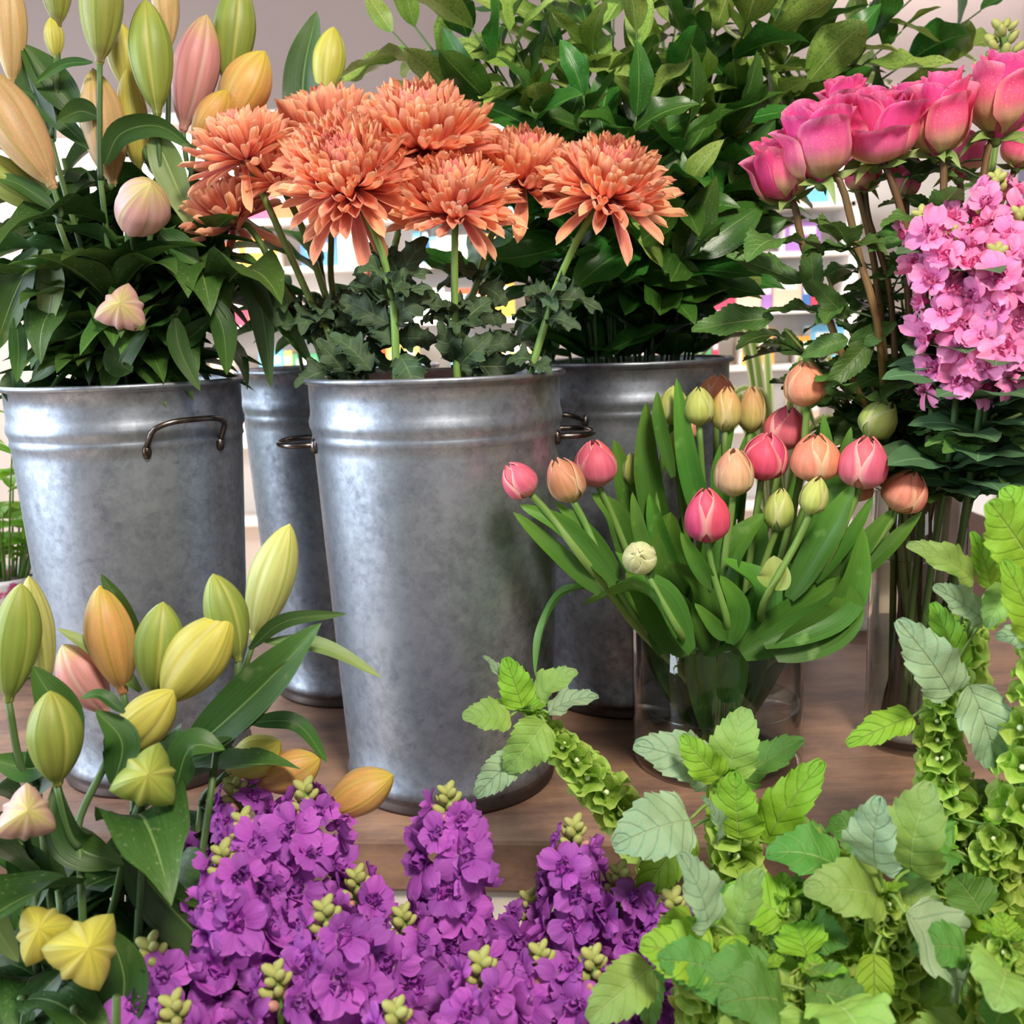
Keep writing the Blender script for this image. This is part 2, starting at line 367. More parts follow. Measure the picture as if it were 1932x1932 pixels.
STOCKLEAF = organic('stock_leaf', [(0, '#3f5f3c'), (1, '#4c6e48')], mid='#7d9a70', mid_w=.04, trans=.15, rough=.6, var=.2)

# ------------------------------------------------------------------ template meshes
def leaf_tpl(name, mat, width, bend=.5, fold=.25, a=.8, b=.8, ripple=0, teeth=0, tdepth=0, nu=4, nv=12, pucker=0, tipcurl=0):
    pts = []; ang = -bend * .35; y = z = 0
    for j in range(nv + 1):
        pts.append((y, z, ang)); ang += (bend + tipcurl * (j / nv) ** 2) / nv
        y += math.cos(ang) / nv; z -= math.sin(ang) / nv
    def fn(u, t):
        k = t * nv; j = min(nv - 1, int(k)); r = k - j
        cy = pts[j][0] * (1 - r) + pts[j + 1][0] * r; cz = pts[j][1] * (1 - r) + pts[j + 1][1] * r
        x = (u - .5) * 2; wd = width * .5 * max(.0, math.sin(PI * min(1, t ** a))) ** b
        if t < .001: wd = width * .03
        if teeth and abs(x) > .7:
            fr = (t * teeth) % 1; wd *= 1 - tdepth * (1 - fr) * (1 if abs(x) > .99 else .0)
        zz = cz + fold * abs(x) * wd + ripple * math.sin(t * 14 + (1 if x > 0 else 2.2)) * x * x * wd
        if pucker: zz += pucker * width * abs(math.sin((t - abs(x) * .3) * PI * 5)) * (1 - abs(x) ** 3) * (abs(x) > .05)
        yy = cy + (.0 if not teeth else .03 * ((t * teeth) % 1) * (abs(x) > .99))
        return (x * wd, yy, zz)
    mb = MB(); mb.grid(nu, nv, fn); return mb.make(name, mat)
RUS_T = [leaf_tpl('ruscus_leaf_mesh', RUSCUS, w_, bd, fo, .85, .8, ri) for w_, bd, fo, ri in ((.5, .5, .3, .1), (.56, .9, .35, .2), (.46, .2, .2, .1), (.52, -.4, .35, .2))]
RUS_TLIT = [with_mat(m_, RUSCUS_LIT) for m_ in RUS_T]
LILY_T = [leaf_tpl('lily_leaf_mesh', LILYLEAF, w_, bd, fo, .75, .85, ri, nv=14) for w_, bd, fo, ri in ((.36, 1.2, .5, .2), (.44, 1.7, .4, .3), (.32, .8, .5, .1), (.4, 2.4, .3, .2))]
MUM_T = []
for i in range(3):
    MUM_T.append(leaf_tpl('chrysanthemum_leaf_mesh', MUMLEAF, .75, .6 + i * .6, .3, .75, .7, .5, teeth=5, tdepth=.5, nu=6, nv=25, pucker=.02))
ROSE_LT = [leaf_tpl('rose_leaf_mesh', ROSELEAF, .62, .3 + i * .5, .3, .8, .7, .2, teeth=13, tdepth=.12, nu=6, nv=39, pucker=.012) for i in range(3)]
BELL_LT = [leaf_tpl('bells_leaf_mesh', BELLLEAF, 1.0, .5 + i * .5, .2, .6, .55, .18, teeth=8, tdepth=.13, nu=8, nv=40, pucker=.03) for i in range(3)]
STK_LT = leaf_tpl('stock_leaf_mesh', STOCKLEAF, .3, .9, .2, .95, .7, .2)

def petal_tpl(name, mat, width, bend, cup, nv=9, nu=4, blunt=.5, tipnotch=0):
    """narrow spoon petal: local Y length 1, curls toward +Z by bend"""
    pts = []; ang = 0; y = z = 0
    tt_ = [1 - (1 - j / nv) ** 1.55 for j in range(nv + 1)]
    for j in range(nv + 1):
        pts.append((y, z, ang)); t = tt_[j]; dt = (tt_[min(nv, j + 1)] - t); ang += bend * dt * (.3 + 1.4 * t)
        y += math.cos(ang) * dt; z += math.sin(ang) * dt
    def fn(u, t):
        j = min(nv, int(round(t * nv))); cy, cz, an = pts[j]; x = (u - .5) * 2; t = tt_[j]
        wd = width * .5 * (.35 + .65 * min(1, t * 1.7)) * (1 if t < .78 else math.sqrt(max(0, 1 - ((t - .78) / .22) ** 2)) * .8 + .2)
        cy -= width * .16 * x * x * (t > .9)
        lift = cup * wd * x * x
        return (x * wd, cy - math.sin(an) * lift, cz + math.cos(an) * lift)
    mb = MB(); mb.grid(nu, nv, fn); return mb.make(name, mat)
MP_IN = [petal_tpl('chrysanthemum_petal_mesh', MUMIN, .17, bd, 1.1) for bd in (.9, 1.2)]
MP_MID = [petal_tpl('chrysanthemum_petal_mesh', MUM, .19, bd, 1.0) for bd in (.9, 1.25, .6)]
MP_OUT = [petal_tpl('chrysanthemum_petal_mesh', MUM, .2, bd, .85) for bd in (.7, .3, -.1, 1.0)]

def ruffle_petal(name, mat, width, wav, bend, seed, nu=6, nv=6):
    r = random.Random(seed); ph = [r.uniform(0, 6) for _ in range(4)]
    def fn(u, t):
        x = (u - .5) * 2
        wd = width * .5 * (.22 + .78 * math.sin(min(1, t * 1.15) * PI / 2)) * (1 if t < .6 else math.sqrt(max(0, 1 - ((t - .6) / .4) ** 2 * .82)))
        zz = wav * t * (math.sin(x * 3.6 + ph[0]) * .6 + math.sin(x * 6.5 + ph[1] + t * 3) * .5) * .3
        a = bend * t
        return (x * wd, t * math.cos(a) - .10 * t * math.cos(x * 3 + ph[2]) * x * x, t * math.sin(a) + zz)
    mb = MB(); mb.grid(nu, nv, fn); return mb.make(name, mat)
STK_P = [ruffle_petal('stock_petal_mesh', SPUR, .92, .42, b_, s_) for s_, b_ in ((1, -.3), (2, .15), (3, -.5), (4, .0))]
def floret_core(name, mat, seed):
    r = random.Random(seed); mb = MB()
    for k in range(6):
        a = k * 2.4 + r.uniform(-.3, .3); el = r.uniform(.5, 1.2); L = r.uniform(.34, .58)
        ph = r.uniform(0, 6); d = V((math.cos(a) * math.sin(el), math.sin(a) * math.sin(el), math.cos(el)))
        M = frame(d, V((-math.cos(a) * math.cos(el), -math.sin(a) * math.cos(el), math.sin(el))), (0, 0, 0), (L, L, L))
        def fn(u, t, ph=ph, M=M):
            x = (u - .5) * 2; wd = .42 * (.3 + .7 * math.sin(min(1, t * 1.2) * PI / 2)) * (1 if t < .6 else math.sqrt(max(0, 1 - ((t - .6) / .4) ** 2 * .9)))
            return M @ V((x * wd, t - .1 * t * x * x, .35 * x * x * t + .2 * t * math.sin(5 * x + ph)))
        mb.grid(5, 4, fn)
    mb.ball((0, 0, -.05), .16, 6, sq=(1, 1, 1.3))
    return mb.make(name, mat)
CORE_P = [floret_core('stock_floret_mesh', SPUR2, s_) for s_ in (1, 2, 3)]

def egg_petal(name, mat, R, H, span, prof, narrow=.85, point=3.0, curl=0, wave=.0, seed=0, nu=8, nv=10, dip=.12):
    """petal wrapped round local +Z, centred on local +X"""
    r = random.Random(seed); ph = r.uniform(0, 6)
    def fn(u, t):
        x = (u - .5) * 2
        g = t * (len(prof) - 1); k = min(len(prof) - 2, int(g)); q = g - k
        q = q * q * (3 - 2 * q) if False else q
        rr = R * (prof[k] * (1 - q) + prof[k + 1] * q)
        sp = span * .5 * (1 - t ** point * narrow) * (.45 + .55 * min(1, t * 3))
        a = x * sp
        zz = H * (t - dip * x * x * t * (1 if point < 3 else .6))
        cl = curl * max(0, t - .72) ** 1.3 * 3
        rr += R * cl * (1 + .4 * math.sin(3 * x + ph)) - R * .05 * (x * x) + R * wave * t * math.sin(4.2 * x + ph)
        zz -= H * cl * .18
        return (rr * math.cos(a), rr * math.sin(a), zz)
    mb = MB(); mb.grid(nu, nv, fn); return mb.make(name, mat)
TPROF = [.30, .70, .90, .99, 1.0, .99, .94, .85, .71, .50, .2]
TUL_O = [egg_petal('tulip_petal_mesh', TM['pink'], .5, 1.08, 2.3, TPROF, point=4.5, narrow=.9, wave=.02, seed=i, nu=10, nv=14, dip=.02) for i in range(2)]
TUL_I = egg_petal('tulip_petal_mesh', TM['pink'], .47, 1.12, 2.2, TPROF, point=4.5, narrow=.85, wave=.02, seed=9, nu=10, nv=14, dip=.02)
RPROF = [.2, .60, .84, .96, 1.02, 1.04, 1.03, 1.0, .98, .98, 1.0]
ROSE_P = []
for lay, (R, H, sp, cu, nn) in enumerate(((.17, .92, 3.2, .05, 3), (.26, .95, 2.9, .1, 3), (.35, .97, 2.6, .25, 3), (.43, .95, 2.4, .5, 4), (.50, .86, 2.2, .8, 4))):
    ms_ = [egg_petal('rose_petal_mesh', ROSEOUT if lay == 4 else ROSE, R, H, sp, RPROF, point=7, narrow=.55, curl=cu * .5, wave=.035, seed=lay * 3 + q, nu=12, nv=14, dip=.06) for q in range(2)]
    ROSE_P.append((nn, ms_))
BUD_T = {}
def bud_tpl(kind, star=False):
    k = (kind, star)
    if k in BUD_T: return BUD_T[k]
    def prof(t):
        q = (t - .56) / (.56 if t < .56 else .44)
        r_ = (1 - abs(q) ** (1.75 if t > .56 else 2.0)) ** (.74 if t > .56 else .8)
        return max(.2 * (t < .1), r_, .012)
    def fn(u, t):
        a = u * 2 * PI; r_ = prof(t) * .5
        ss = abs(math.sin(1.5 * a))                # 0 at seams, 1 at tepal middle
        d_ = abs(((u * 3) % 1) - .5) * 2           # 1 at seams, 0 at tepal middle
        if star: r_ *= 1.12 - .5 * d_ ** .8 + .22 * max(0, d_ - .75) / .25
        else: r_ *= .86 + .14 * ss ** .6 + .04 * max(0, 1 - d_ * 7)
        return (r_ * math.cos(a), r_ * math.sin(a), t)
    mb = MB(); mb.grid(48, 22, fn, True); mb.ball((0, 0, .02), .11, 6, sq=(1, 1, .5))
    BUD_T[k] = mb.make('lily_bud_mesh', BM[kind]); return BUD_T[k]
def calyx_tpl(seed):
    r = random.Random(seed); ph = r.uniform(0, 6); mb = MB()
    pr = [.06, .16, .26, .36, .46, .56]
    def fn(u, t):
        a = u * 2 * PI; lob = 1 + t * t * (.14 * math.cos(5 * a + ph) + .05 * math.sin(3 * a))
        rr = (.07 + .47 * t ** .8) * lob
        return (rr * math.cos(a), rr * math.sin(a) * .9, .62 * t - .14 * t ** 3 * (1 + .8 * math.cos(5 * a + ph)))
    mb.grid(20, 5, fn, True, us=2)
    mb.ball((0, 0, .2), .1, 6, m=1)
    return mb.make('bell_calyx_mesh', [CALYX, BELLIN])
CAL_T = [calyx_tpl(i) for i in range(3)]

# ------------------------------------------------------------------ part builders
def stem(parent, pts, r0, r1, mat, n=16, name='stem'):
    mb = MB(); q = ease(pts, n); mb.tube(q, r0, r1)
    return world_mesh(name, mb, mat, parent, q[0]), q
def ribbon(parent, pts, width, mat, tw0=0, tw1=0, fold=.35, a=.8, b=.7, rip=.08, name='leaf', nv=18, facing=1.0, base_w=.25, label=None):
    c = ease(pts, nv); mb = MB(); L = len(c) - 1; rows = []
    sd = rnd.uniform(0, 6)
    for k, p in enumerate(c):
        t = k / L; tg = (c[min(L, k + 1)] - c[max(0, k - 1)]).normalized()
        cv = (V((0, 0, CAMZ)) - p).normalized() * facing + V((-.2, -.1, .55))
        nn = cv - tg * cv.dot(tg)
        if nn.length < .05: nn = tg.orthogonal()
        nn.normalize(); nn = Matrix.Rotation(tw0 + (tw1 - tw0) * t, 3, tg) @ nn
        side = tg.cross(nn)
        wd = width * .5 * max(base_w * max(0, 1 - 3 * t), math.sin(PI * min(1, t ** a)) ** b if t < 1 else .0)
        rows.append((p, side, nn, wd, t))
    def fn(u, t):
        p, side, nn, wd, tt = rows[int(round(t * L))]; x = (u - .5) * 2
        return p + side * (x * wd) + nn * (fold * abs(x) ** 1.4 * wd + rip * x * x * wd * math.sin(tt * 11 + sd + (2 if x > 0 else 0)))
    mb.grid(6, L, fn)
    return world_mesh(name, mb, mat, parent, c[0], label)
def px_pts(pts, Y):
    return [P(a[0], a[1], a[2] if len(a) > 2 else Y) for a in pts]
def tip_leaf(parent, bpx, tpx, Yb, Yt, wpx, tpl, mat, tilt=0.0, name='leaf'):
    a = P(*bpx, Yb); b = P(*tpx, Yt); d = b - a; L = d.length
    n_ = (V((0, 0, CAMZ)) - a).normalized() + V((0, 0, .5)) + V((rnd.uniform(-.4, .4), 0, rnd.uniform(-.3, .3)))
    if tilt: n_ = Matrix.Rotation(tilt, 3, d.normalized()) @ n_
    wm = S(wpx, (bpx[1] + tpx[1]) / 2, (Yb + Yt) / 2)
    tw = {'b': 1.0}.get('b')
    return add(name, with_mat(tpl, mat), parent, frame(d, n_, a, (wm, L * 1.03, (wm + L) * .5)))
def sub_petal(head, me, M): return add('petal', me, head, M)

# ------------------------------------------------------------------ the setting
def struct(name, mb, mat, smooth=False):
    o = add(name, mb.make(name, mat, smooth)); o['kind'] = 'structure'; return o
FLOORZ = -.75
struct('floor', MB().box((-4.5, -3, FLOORZ - .05), (5, 7, FLOORZ)), plain('pale_floor', '#c7a68c', .5, 0, '#d2b49c', 3, .1))
WALLM = plain('taupe_wall', '#9a8a85', .85, 0, '#93837f', 2, .05)
WHITE = plain('white_paint', '#e9e4df', .6)
struct('wall_back', MB().box((-4.5, 5.2, FLOORZ), (5, 5.3, 3.0)), WHITE)
struct('trim_1', MB().box((-4.5, 3.35, 1.20), (5, 3.5, 3.0)), WALLM)
struct('trim_2', MB().box((-4.5, 3.33, 1.165), (5, 3.5, 1.20)), WHITE)
struct('trim_3', MB().box((1.62, 2.9, FLOORZ), (2.6, 3.34, 3.0)), plain('slate_pillar', '#4d4c5c', .7, 0, '#55546a', 4))
# table: slab + panelled plinth
def tabpt(x, y): return (x, y)
def slab():
    mb = MB(); x0, x1 = -1.3, 1.5
    fy = lambda x: .968 - .085 * x
    def sec(x):
        f = fy(x); z = 0; r = .006; b = 1.74
        return [(x, b, z), (x, f + r, z), (x, f + .0018, z - .0018), (x, f, z - r), (x, f, z - .062 + r), (x, f + r, z - .062), (x, b, z - .062)]
    n_ = 24; b0 = len(mb.v)
    for i in range(n_ + 1): mb.v += sec(x0 + (x1 - x0) * i / n_)
    for i in range(n_):
        for j in range(7):
            k = (j + 1) % 7; a = b0 + i * 7
            mb.face((a + j, a + k, a + 7 + k, a + 7 + j), [(0, 0)] * 4)
    mb.face(tuple(range(b0, b0 + 7)), [(0, 0)] * 7); mb.face(tuple(reversed(range(b0 + n_ * 7, b0 + n_ * 7 + 7))), [(0, 0)] * 7)
    return mb
tb = thing('display_table', 'brown table with thick rounded slab top under all the buckets and vases', 'table', (0.1, 1.35, FLOORZ))
add('table_top', slab().make('table_top', TABLE, False), tb)
CREAM = plain('cream_plank', '#e6dccb', .6, 0, '#d9cfbd', 12, .1)
base = MB().box((-1.2, 1.12, FLOORZ), (1.4, 1.66, -.063))
add('plinth', base.make('plinth', CREAM, False), tb)
pk = MB().box((-.044, -.012, 0), (.044, .0, .685)).make('plank', CREAM, False)
for i in range(28):
    add('plank', pk, tb, Matrix.Translation((-1.15 + i * .092, .992 - .085 * (-1.15 + i * .092), FLOORZ + .001)) @ Matrix.Rotation(-.085, 4, 'Z'))

# ------------------------------------------------------------------ buckets
def bucket_profile(H, R, r):
    pr = [(r * .2, .012), (r - .012, .012), (r - .004, .004), (r - .004, 0), (r + .003, 0), (r + .004, .004), (r + .001, .009), (r + .0015, .015), (r + .004, .019), (r + .001, .024)]
    def rad(z): return r + (R - r) * (z / H) ** .95
    for i in range(1, 9): z = .028 + (H * .83 - .028) * i / 8; pr.append((rad(z), z))
    zb = H * .855
    for dz, dr in ((0, 0), (.003, .0018), (.007, .0006), (.011, .0006), (.016, .0026), (.022, .003), (.028, .001), (.034, .0)):
        pr.append((rad(zb + dz) + dr, zb + dz))
    pr += [(rad(H * .95), H * .95), (R - .001, H - .006), (R + .004, H - .004), (R + .006, H - .001), (R + .005, H + .002), (R + .001, H + .002), (R - .003, H - .002)]
    for t in (.8, .5, .2, .04): pr.append((rad(H * t) - .003, H * t))
    pr.append((.001, .02)); return pr
def bucket(label, loc, H, R, r, hang, htilt=0.0, group='galvanized buckets on the table', hz=.852):
    t = thing('flower_bucket', label, 'bucket', loc, group)
    T = Matrix.Translation(V(loc))
    mb = MB(); mb.lathe([(.001, .012)] + bucket_profile(H, R, r), 72)
    add('body', mb.make('body', ZINC), t, T)
    for s_ in (0, PI):
        a = hang + s_; rr = r + (R - r) * hz
        mb = MB(); pts = []
        for i in range(15):
            q = i / 14; x = (q - .5) * 2
            lat = .044 * max(-1, min(1, x * 1.25)); out = .042 * math.sqrt(max(0, 1 - abs(x) ** 3.5)) - .004
            back = lat * lat / rr / 2
            pts.append((rr + out * math.cos(htilt) - back, lat, out * math.sin(htilt)))
        mb.tube(ease(pts, 26), .0032, n=8)
        for sg in (-1, 1): mb.ball((rr - .006, sg * .044, -.001), .0065, 8, sq=(.8, .8, 1.3))
        add('handle', mb.make('handle', WIRE), t, T @ Matrix.Translation((0, 0, H * hz)) @ Matrix.Rotation(a, 4, 'Z'))
    return t
def at_table(px, Y): return (px - 966) / F * Y / ray(966, 1450).y
BH = .466
bc = V((P(820, 702, 1.14).x, 1.14, 0)); bl = V((P(235, 712, 1.20).x, 1.20, 0))
bbl = V((P(638, 692, 1.47).x, 1.47, 0)); bbr = V((P(1180, 682, 1.40).x, 1.40, 0))
bucket('galvanized metal bucket in the middle, holding the peach chrysanthemums', bc, BH, .139, .117, .05, 0)
bucket('galvanized metal bucket at the left with raised wire handle, holding tall lilies', bl, .466, .131, .106, -.75, .95)
bucket('galvanized metal bucket at the back, half hidden between the left and middle buckets', bbl, BH, .139, .112, 1.9, 0)
bucket('galvanized metal bucket behind the tulips, holding the dark green foliage', bbr, BH, .139, .117, .75, .3)
FB = {'lily': V((-.34, .66, FLOORZ)), 'stock': V((-.06, .67, FLOORZ)), 'bells': V((.27, .66, FLOORZ))}
for k_, lb in (('lily', 'galvanized bucket on the floor below the front lilies'), ('stock', 'galvanized bucket on the floor below the purple stocks'), ('bells', 'galvanized bucket on the floor below the green bell stems')):
    bucket(lb, FB[k_], BH, .139, .117, 1.5, 0, 'buckets on the floor in front of the table')
# ------------------------------------------------------------------ glass vases
def vase(label, c, R, H, wl, cat='vase', foot=.014):
    t = thing('glass_vase', label, cat, c); T = Matrix.Translation(V(c))
    mb = MB(); pr = [(.001, .0), (R - .006, 0), (R - .001, .003), (R, .01), (R, H * .5), (R, H - .002), (R - .0012, H), (R - .0028, H - .001), (R - .003, H * .5), (R - .003, foot + .01), (R - .008, foot), (.001, foot)]
    mb.lathe(pr, 72); add('glass_body', mb.make('glass_body', GLASS), t, T)
    mb = MB(); mb.lathe([(.001, foot + .001), (R - .009, foot + .001), (R - .0042, foot + .009), (R - .0042, wl - .001), (R - .0042, wl), (.001, wl - .001)], 64)
    o = add('water', mb.make('water', WATER), t, T)
    mb = MB(); mb.tube([((R - .0048) * math.cos(a), (R - .0048) * math.sin(a), wl) for a in [i / 64 * 2 * PI for i in range(65)]], .0011, n=6)
    add('waterline', mb.make('waterline', RIMG), t, T)
    mb = MB(); pts = [((R - .0018) * math.cos(a), (R - .0018) * math.sin(a), H) for a in [i / 64 * 2 * PI for i in range(65)]]
    mb.tube(pts, .0016, n=6); add('rim', mb.make('rim', RIMG), t, T)
    return t
vt = V((P(1352, 1300, 1.158).x, 1.158, 0)); vr = V((P(1727, 1150, 1.185).x, 1.185, 0))
vase('short wide clear glass vase of water holding the tulips', vt, .0995, .165, .072)
vase('tall narrow clear glass vase behind the tulips at right, holding the roses', vr, .054, .315, .235)

# ------------------------------------------------------------------ chrysanthemums
def mum(label, hx, hy, Y, Rpx, ax, stempts, N=165, leaves=(), squash=1.0, bottom=None):
    c = P(hx, hy, Y); R = S(Rpx * 1.08, hy, Y); ax = V(ax).normalized(); N = int(N * 1.62)
    b = bottom if bottom is not None else bc + V((rnd.uniform(-.06, .06), rnd.uniform(-.06, .06), .03))
    t = thing('chrysanthemum', label, 'flower', b, 'peach chrysanthemums in the middle bucket')
    base = c - ax * R * .35
    mb = MB(); M = axis(ax, base)
    mb.ball((0, 0, R * .10), R * .2, 10, sq=(1, 1, .9))
    h = add('flower_head', mb.make('flower_head', MUMC), t, M)
    r = random.Random(hx)
    e1 = ax.orthogonal().normalized(); e2 = ax.cross(e1)
    for i in range(N):
        q = (i + .5) / N; th = i * 2.39996 + r.uniform(-.12, .12); rad = e1 * math.cos(th) + e2 * math.sin(th)
        al = math.radians(5 + 88 * q ** .85 + r.uniform(-8, 8) * (1 + q)); L = R * (.64 + .50 * q ** .9) * (r.uniform(.9, 1.06) if q < .85 else r.uniform(.72, 1.1))
        if q > .93 and r.random() < .4: al += r.uniform(.2, .6); L *= 1.12
        d = ax * math.cos(al) + rad * math.sin(al); nn = ax * math.sin(al) - rad * math.cos(al)
        o_ = base + ax * R * (.22 * (1 - q)) + rad * R * .14 * math.sqrt(q)
        me = r.choice(MP_IN if q < .28 else MP_MID if q < .7 else MP_OUT)
        wv = L * (1.0 if q > .3 else .8) * r.uniform(.9, 1.1) * (1.0 - .1 * q)
        sub_petal(h, me, frame(d, nn + rad * r.uniform(-.15, .15) + e1 * r.uniform(-.1, .1), o_, (wv, L, L)))
    mb = MB()
    for k in range(9):
        th = k * .7; rad = e1 * math.cos(th) + e2 * math.sin(th)
        mb.tube([base - ax * .004, base + rad * R * .16 + ax * R * .0, base + rad * R * .26 + ax * R * .1], .002, .0006, 4)
    world_mesh('bract', mb, DSTEM, t, base)
    pts = [base] + px_pts(stempts, Y) + [b]
    _, q = stem(t, pts, .0036, .0042, STEM)
    for (bx, by, tx, ty, wp, k) in leaves:
        tip_leaf(t, (bx, by), (tx, ty), Y, Y - rnd.uniform(-.02, .03), wp * 1.7, MUM_T[k % 3], MUMLEAF, rnd.uniform(-.5, .5))
    for i in range(7):
        p = q[r.randint(8, 12)]
        if p.z < BH - .01: continue
        a = r.uniform(0, 6.28); d_ = V((math.cos(a), math.sin(a), r.uniform(-.2, .6))); L = r.uniform(.035, .06)
        add('leaf', r.choice(MUM_T), t, frame(d_, V((r.uniform(-.5, .5), -.5, .8)), p, (L, L, L)))
    return t
mum('peach chrysanthemum at far left, upper of two, seen from the side', 452, 268, 1.11, 94, (-.25, -.35, .9), [(520, 420), (600, 600), (640, 700)], 130)
mum('peach chrysanthemum hanging lowest at far left behind a lily leaf', 425, 392, 1.15, 92, (-.45, -.15, .85), [(480, 440), (560, 590), (620, 700)], 110)
mum('peach chrysanthemum squeezed between the far left and the large pink-hearted bloom', 522, 318, 1.13, 80, (-.1, -.35, .9), [(570, 430), (625, 590), (660, 700)], 100)
mum('peach chrysanthemum at the back of the bunch, top left, half hidden', 615, 232, 1.20, 106, (-.1, -.3, .95), [(625, 430), (630, 560), (690, 700)], 130)
mum('large peach chrysanthemum with pink heart, front left of centre, facing the viewer', 648, 318, 1.05, 120, (-.12, -.8, .6), [(706, 440), (733, 530), (748, 700)], 185,
    [(735, 610, 640, 560, 60, 0), (745, 650, 690, 590, 50, 1), (735, 600, 830, 545, 60, 2), (755, 670, 795, 748, 62, 0), (700, 700, 620, 620, 60, 1), (650, 700, 600, 640, 50, 0)])
mum('peach chrysanthemum at the top of the bunch, tallest and widest', 797, 240, 1.10, 122, (.05, -.55, .8), [(757, 420), (742, 500), (747, 700)], 175,
    [(742, 560, 800, 440, 70, 1), (745, 540, 655, 500, 60, 2), (745, 640, 825, 640, 60, 0)])
mum('peach chrysanthemum low in the middle with drooping lower petals, below the tallest bloom', 857, 362, 1.06, 104, (.0, -.55, .8), [(858, 460), (858, 570), (862, 700)], 160,
    [(860, 680, 830, 610, 50, 1), (865, 620, 925, 560, 66, 0), (865, 690, 930, 625, 56, 2)])
mum('peach chrysanthemum right of centre, tucked behind its neighbours', 992, 312, 1.13, 102, (.12, -.48, .85), [(945, 400), (905, 520), (872, 700)], 150,
    [(905, 540, 960, 570, 60, 1), (890, 600, 965, 600, 46, 2), (880, 690, 990, 690, 60, 0), (900, 660, 985, 640, 50, 1)])
mum('peach chrysanthemum at far right, standing apart on a slanting stem', 1152, 335, 1.06, 108, (.15, -.62, .76), [(1105, 425), (1050, 540), (1005, 690)], 165,
    [(1040, 555, 985, 545, 40, 0), (1035, 590, 1085, 620, 36, 1), (1010, 690, 955, 670, 60, 2)])
# low leaves of the bunch (on the stems' lower ends)
lt = thing('chrysanthemum', 'bare chrysanthemum side shoot of dark lobed leaves in the middle bucket, no bloom', 'foliage', bc + V((-.03, .02, .03)))
_, q = stem(lt, [bc + V((-.03, .02, .03)), P(690, 700, 1.12), P(672, 600, 1.12)], .003, .0015, DSTEM)
for (bx, by, tx, ty, wp, k) in ((690, 690, 615, 660, 55, 0), (690, 680, 725, 600, 56, 1), (680, 640, 640, 560, 60, 2), (690, 690, 640, 700, 40, 0), (685, 650, 740, 640, 50, 1), (676, 610, 700, 540, 55, 2),
                                (690, 700, 600, 700, 50, 1), (690, 700, 700, 640, 50, 2)):
    tip_leaf(lt, (bx, by), (tx, ty), 1.12, 1.09, wp * 1.5, MUM_T[k], MUMLEAF, rnd.uniform(-.6, .6))

# ------------------------------------------------------------------ lilies
def lily(label, bucket_c, rimz, node, Y, buds=(), leaves=(), fill=0, group=None, stem_r=.0042, fill_len=(.11, .16), via=()):
    r = random.Random(int(node[0] * 3 + node[1]))
    b = bucket_c + V((r.uniform(-.05, .05), r.uniform(-.05, .05), .03))
    t = thing('lily_stem', label, 'flower', b, group)
    nd = P(*node, Y)
    mouth = V((bucket_c.x + (nd.x - bucket_c.x) * .25, bucket_c.y + (nd.y - bucket_c.y) * .25, rimz)) if nd.z > rimz + .05 else None
    pts = [b] + ([mouth] if mouth else []) + px_pts(via, Y) + [nd]
    _, q = stem(t, pts, stem_r, stem_r * .7, DSTEM)
    for (tip, bs, wpx, kind, *opt) in buds:
        yb = bs[2] if len(bs) > 2 else Y; yt = tip[2] if len(tip) > 2 else yb
        B = P(bs[0], bs[1], yb); T = P(tip[0], tip[1], yt); L = (T - B).length; wm = S(wpx, bs[1], yb) * 1.02
        star = bool(opt and opt[0] == 'star')
        spin = opt[1] if len(opt) > 1 else r.uniform(0, 6)
        add('bud', bud_tpl(kind, star), t, axis(T - B, B, spin, (wm, wm, L)), {'pink': 'pink bud', 'green': 'green bud', 'olive': 'olive green bud', 'yellow': 'yellow bud', 'pale': 'pale yellow green bud', 'peach': 'peach coloured bud', 'orange': 'orange yellow bud', 'blush': 'blush pink bud'}[kind])
        mid_ = B.lerp(nd, .5) - (T - B).normalized() * (B - nd).length * .25
        stem(t, [nd, mid_, B], stem_r * .75, stem_r * .7, DSTEM, 8, 'pedicel')
    for lf in leaves:
        pts_, wpx, kind = lf[0], lf[1], lf[2]; tw = lf[3] if len(lf) > 3 else (r.uniform(-.4, .4), r.uniform(-.6, .6))
        yy = pts_[1][1]
        ribbon(t, px_pts(pts_, Y), S(wpx, yy, Y) * 1.1, LILYLEAFL if kind else LILYLEAF, tw[0], tw[1])
    for i in range(fill):
        k = r.uniform(.35, .97); kk = min(len(q) - 2, int(k * (len(q) - 1)))
        p = q[kk]
        if p.z < rimz: p = p.copy(); p = q[-1].lerp(mouth, r.random()) if mouth else q[-1]
        tg = (q[kk + 1] - q[kk]).normalized(); a = r.uniform(0, 6.28)
        rad = V((math.cos(a), math.sin(a), r.uniform(-.1, .8)))
        L = r.uniform(*fill_len)
        add('leaf', r.choice(LILY_T), t, frame(rad, V((0, 0, 1)) - rad * .3, p, (L, L, L)))
    return t
G1 = 'lily stems in the left bucket'
LR = .458
Yl = 1.17
lily('tall lily at top left corner with buds cut by the frame edge', bl, LR, (95, 260), 1.15, [((14, -60), (24, 162), 60, 'peach'), ((100, -110), (110, 50), 60, 'olive'), ((98, 30), (106, 112), 36, 'yellow')],
     [([(100, 270), (60, 170), (35, 80)], 60, 0), ([(150, 215), (95, 150), (40, 82)], 62, 0), ([(170, 280), (90, 210), (-5, 160)], 34, 0)], 6, G1)
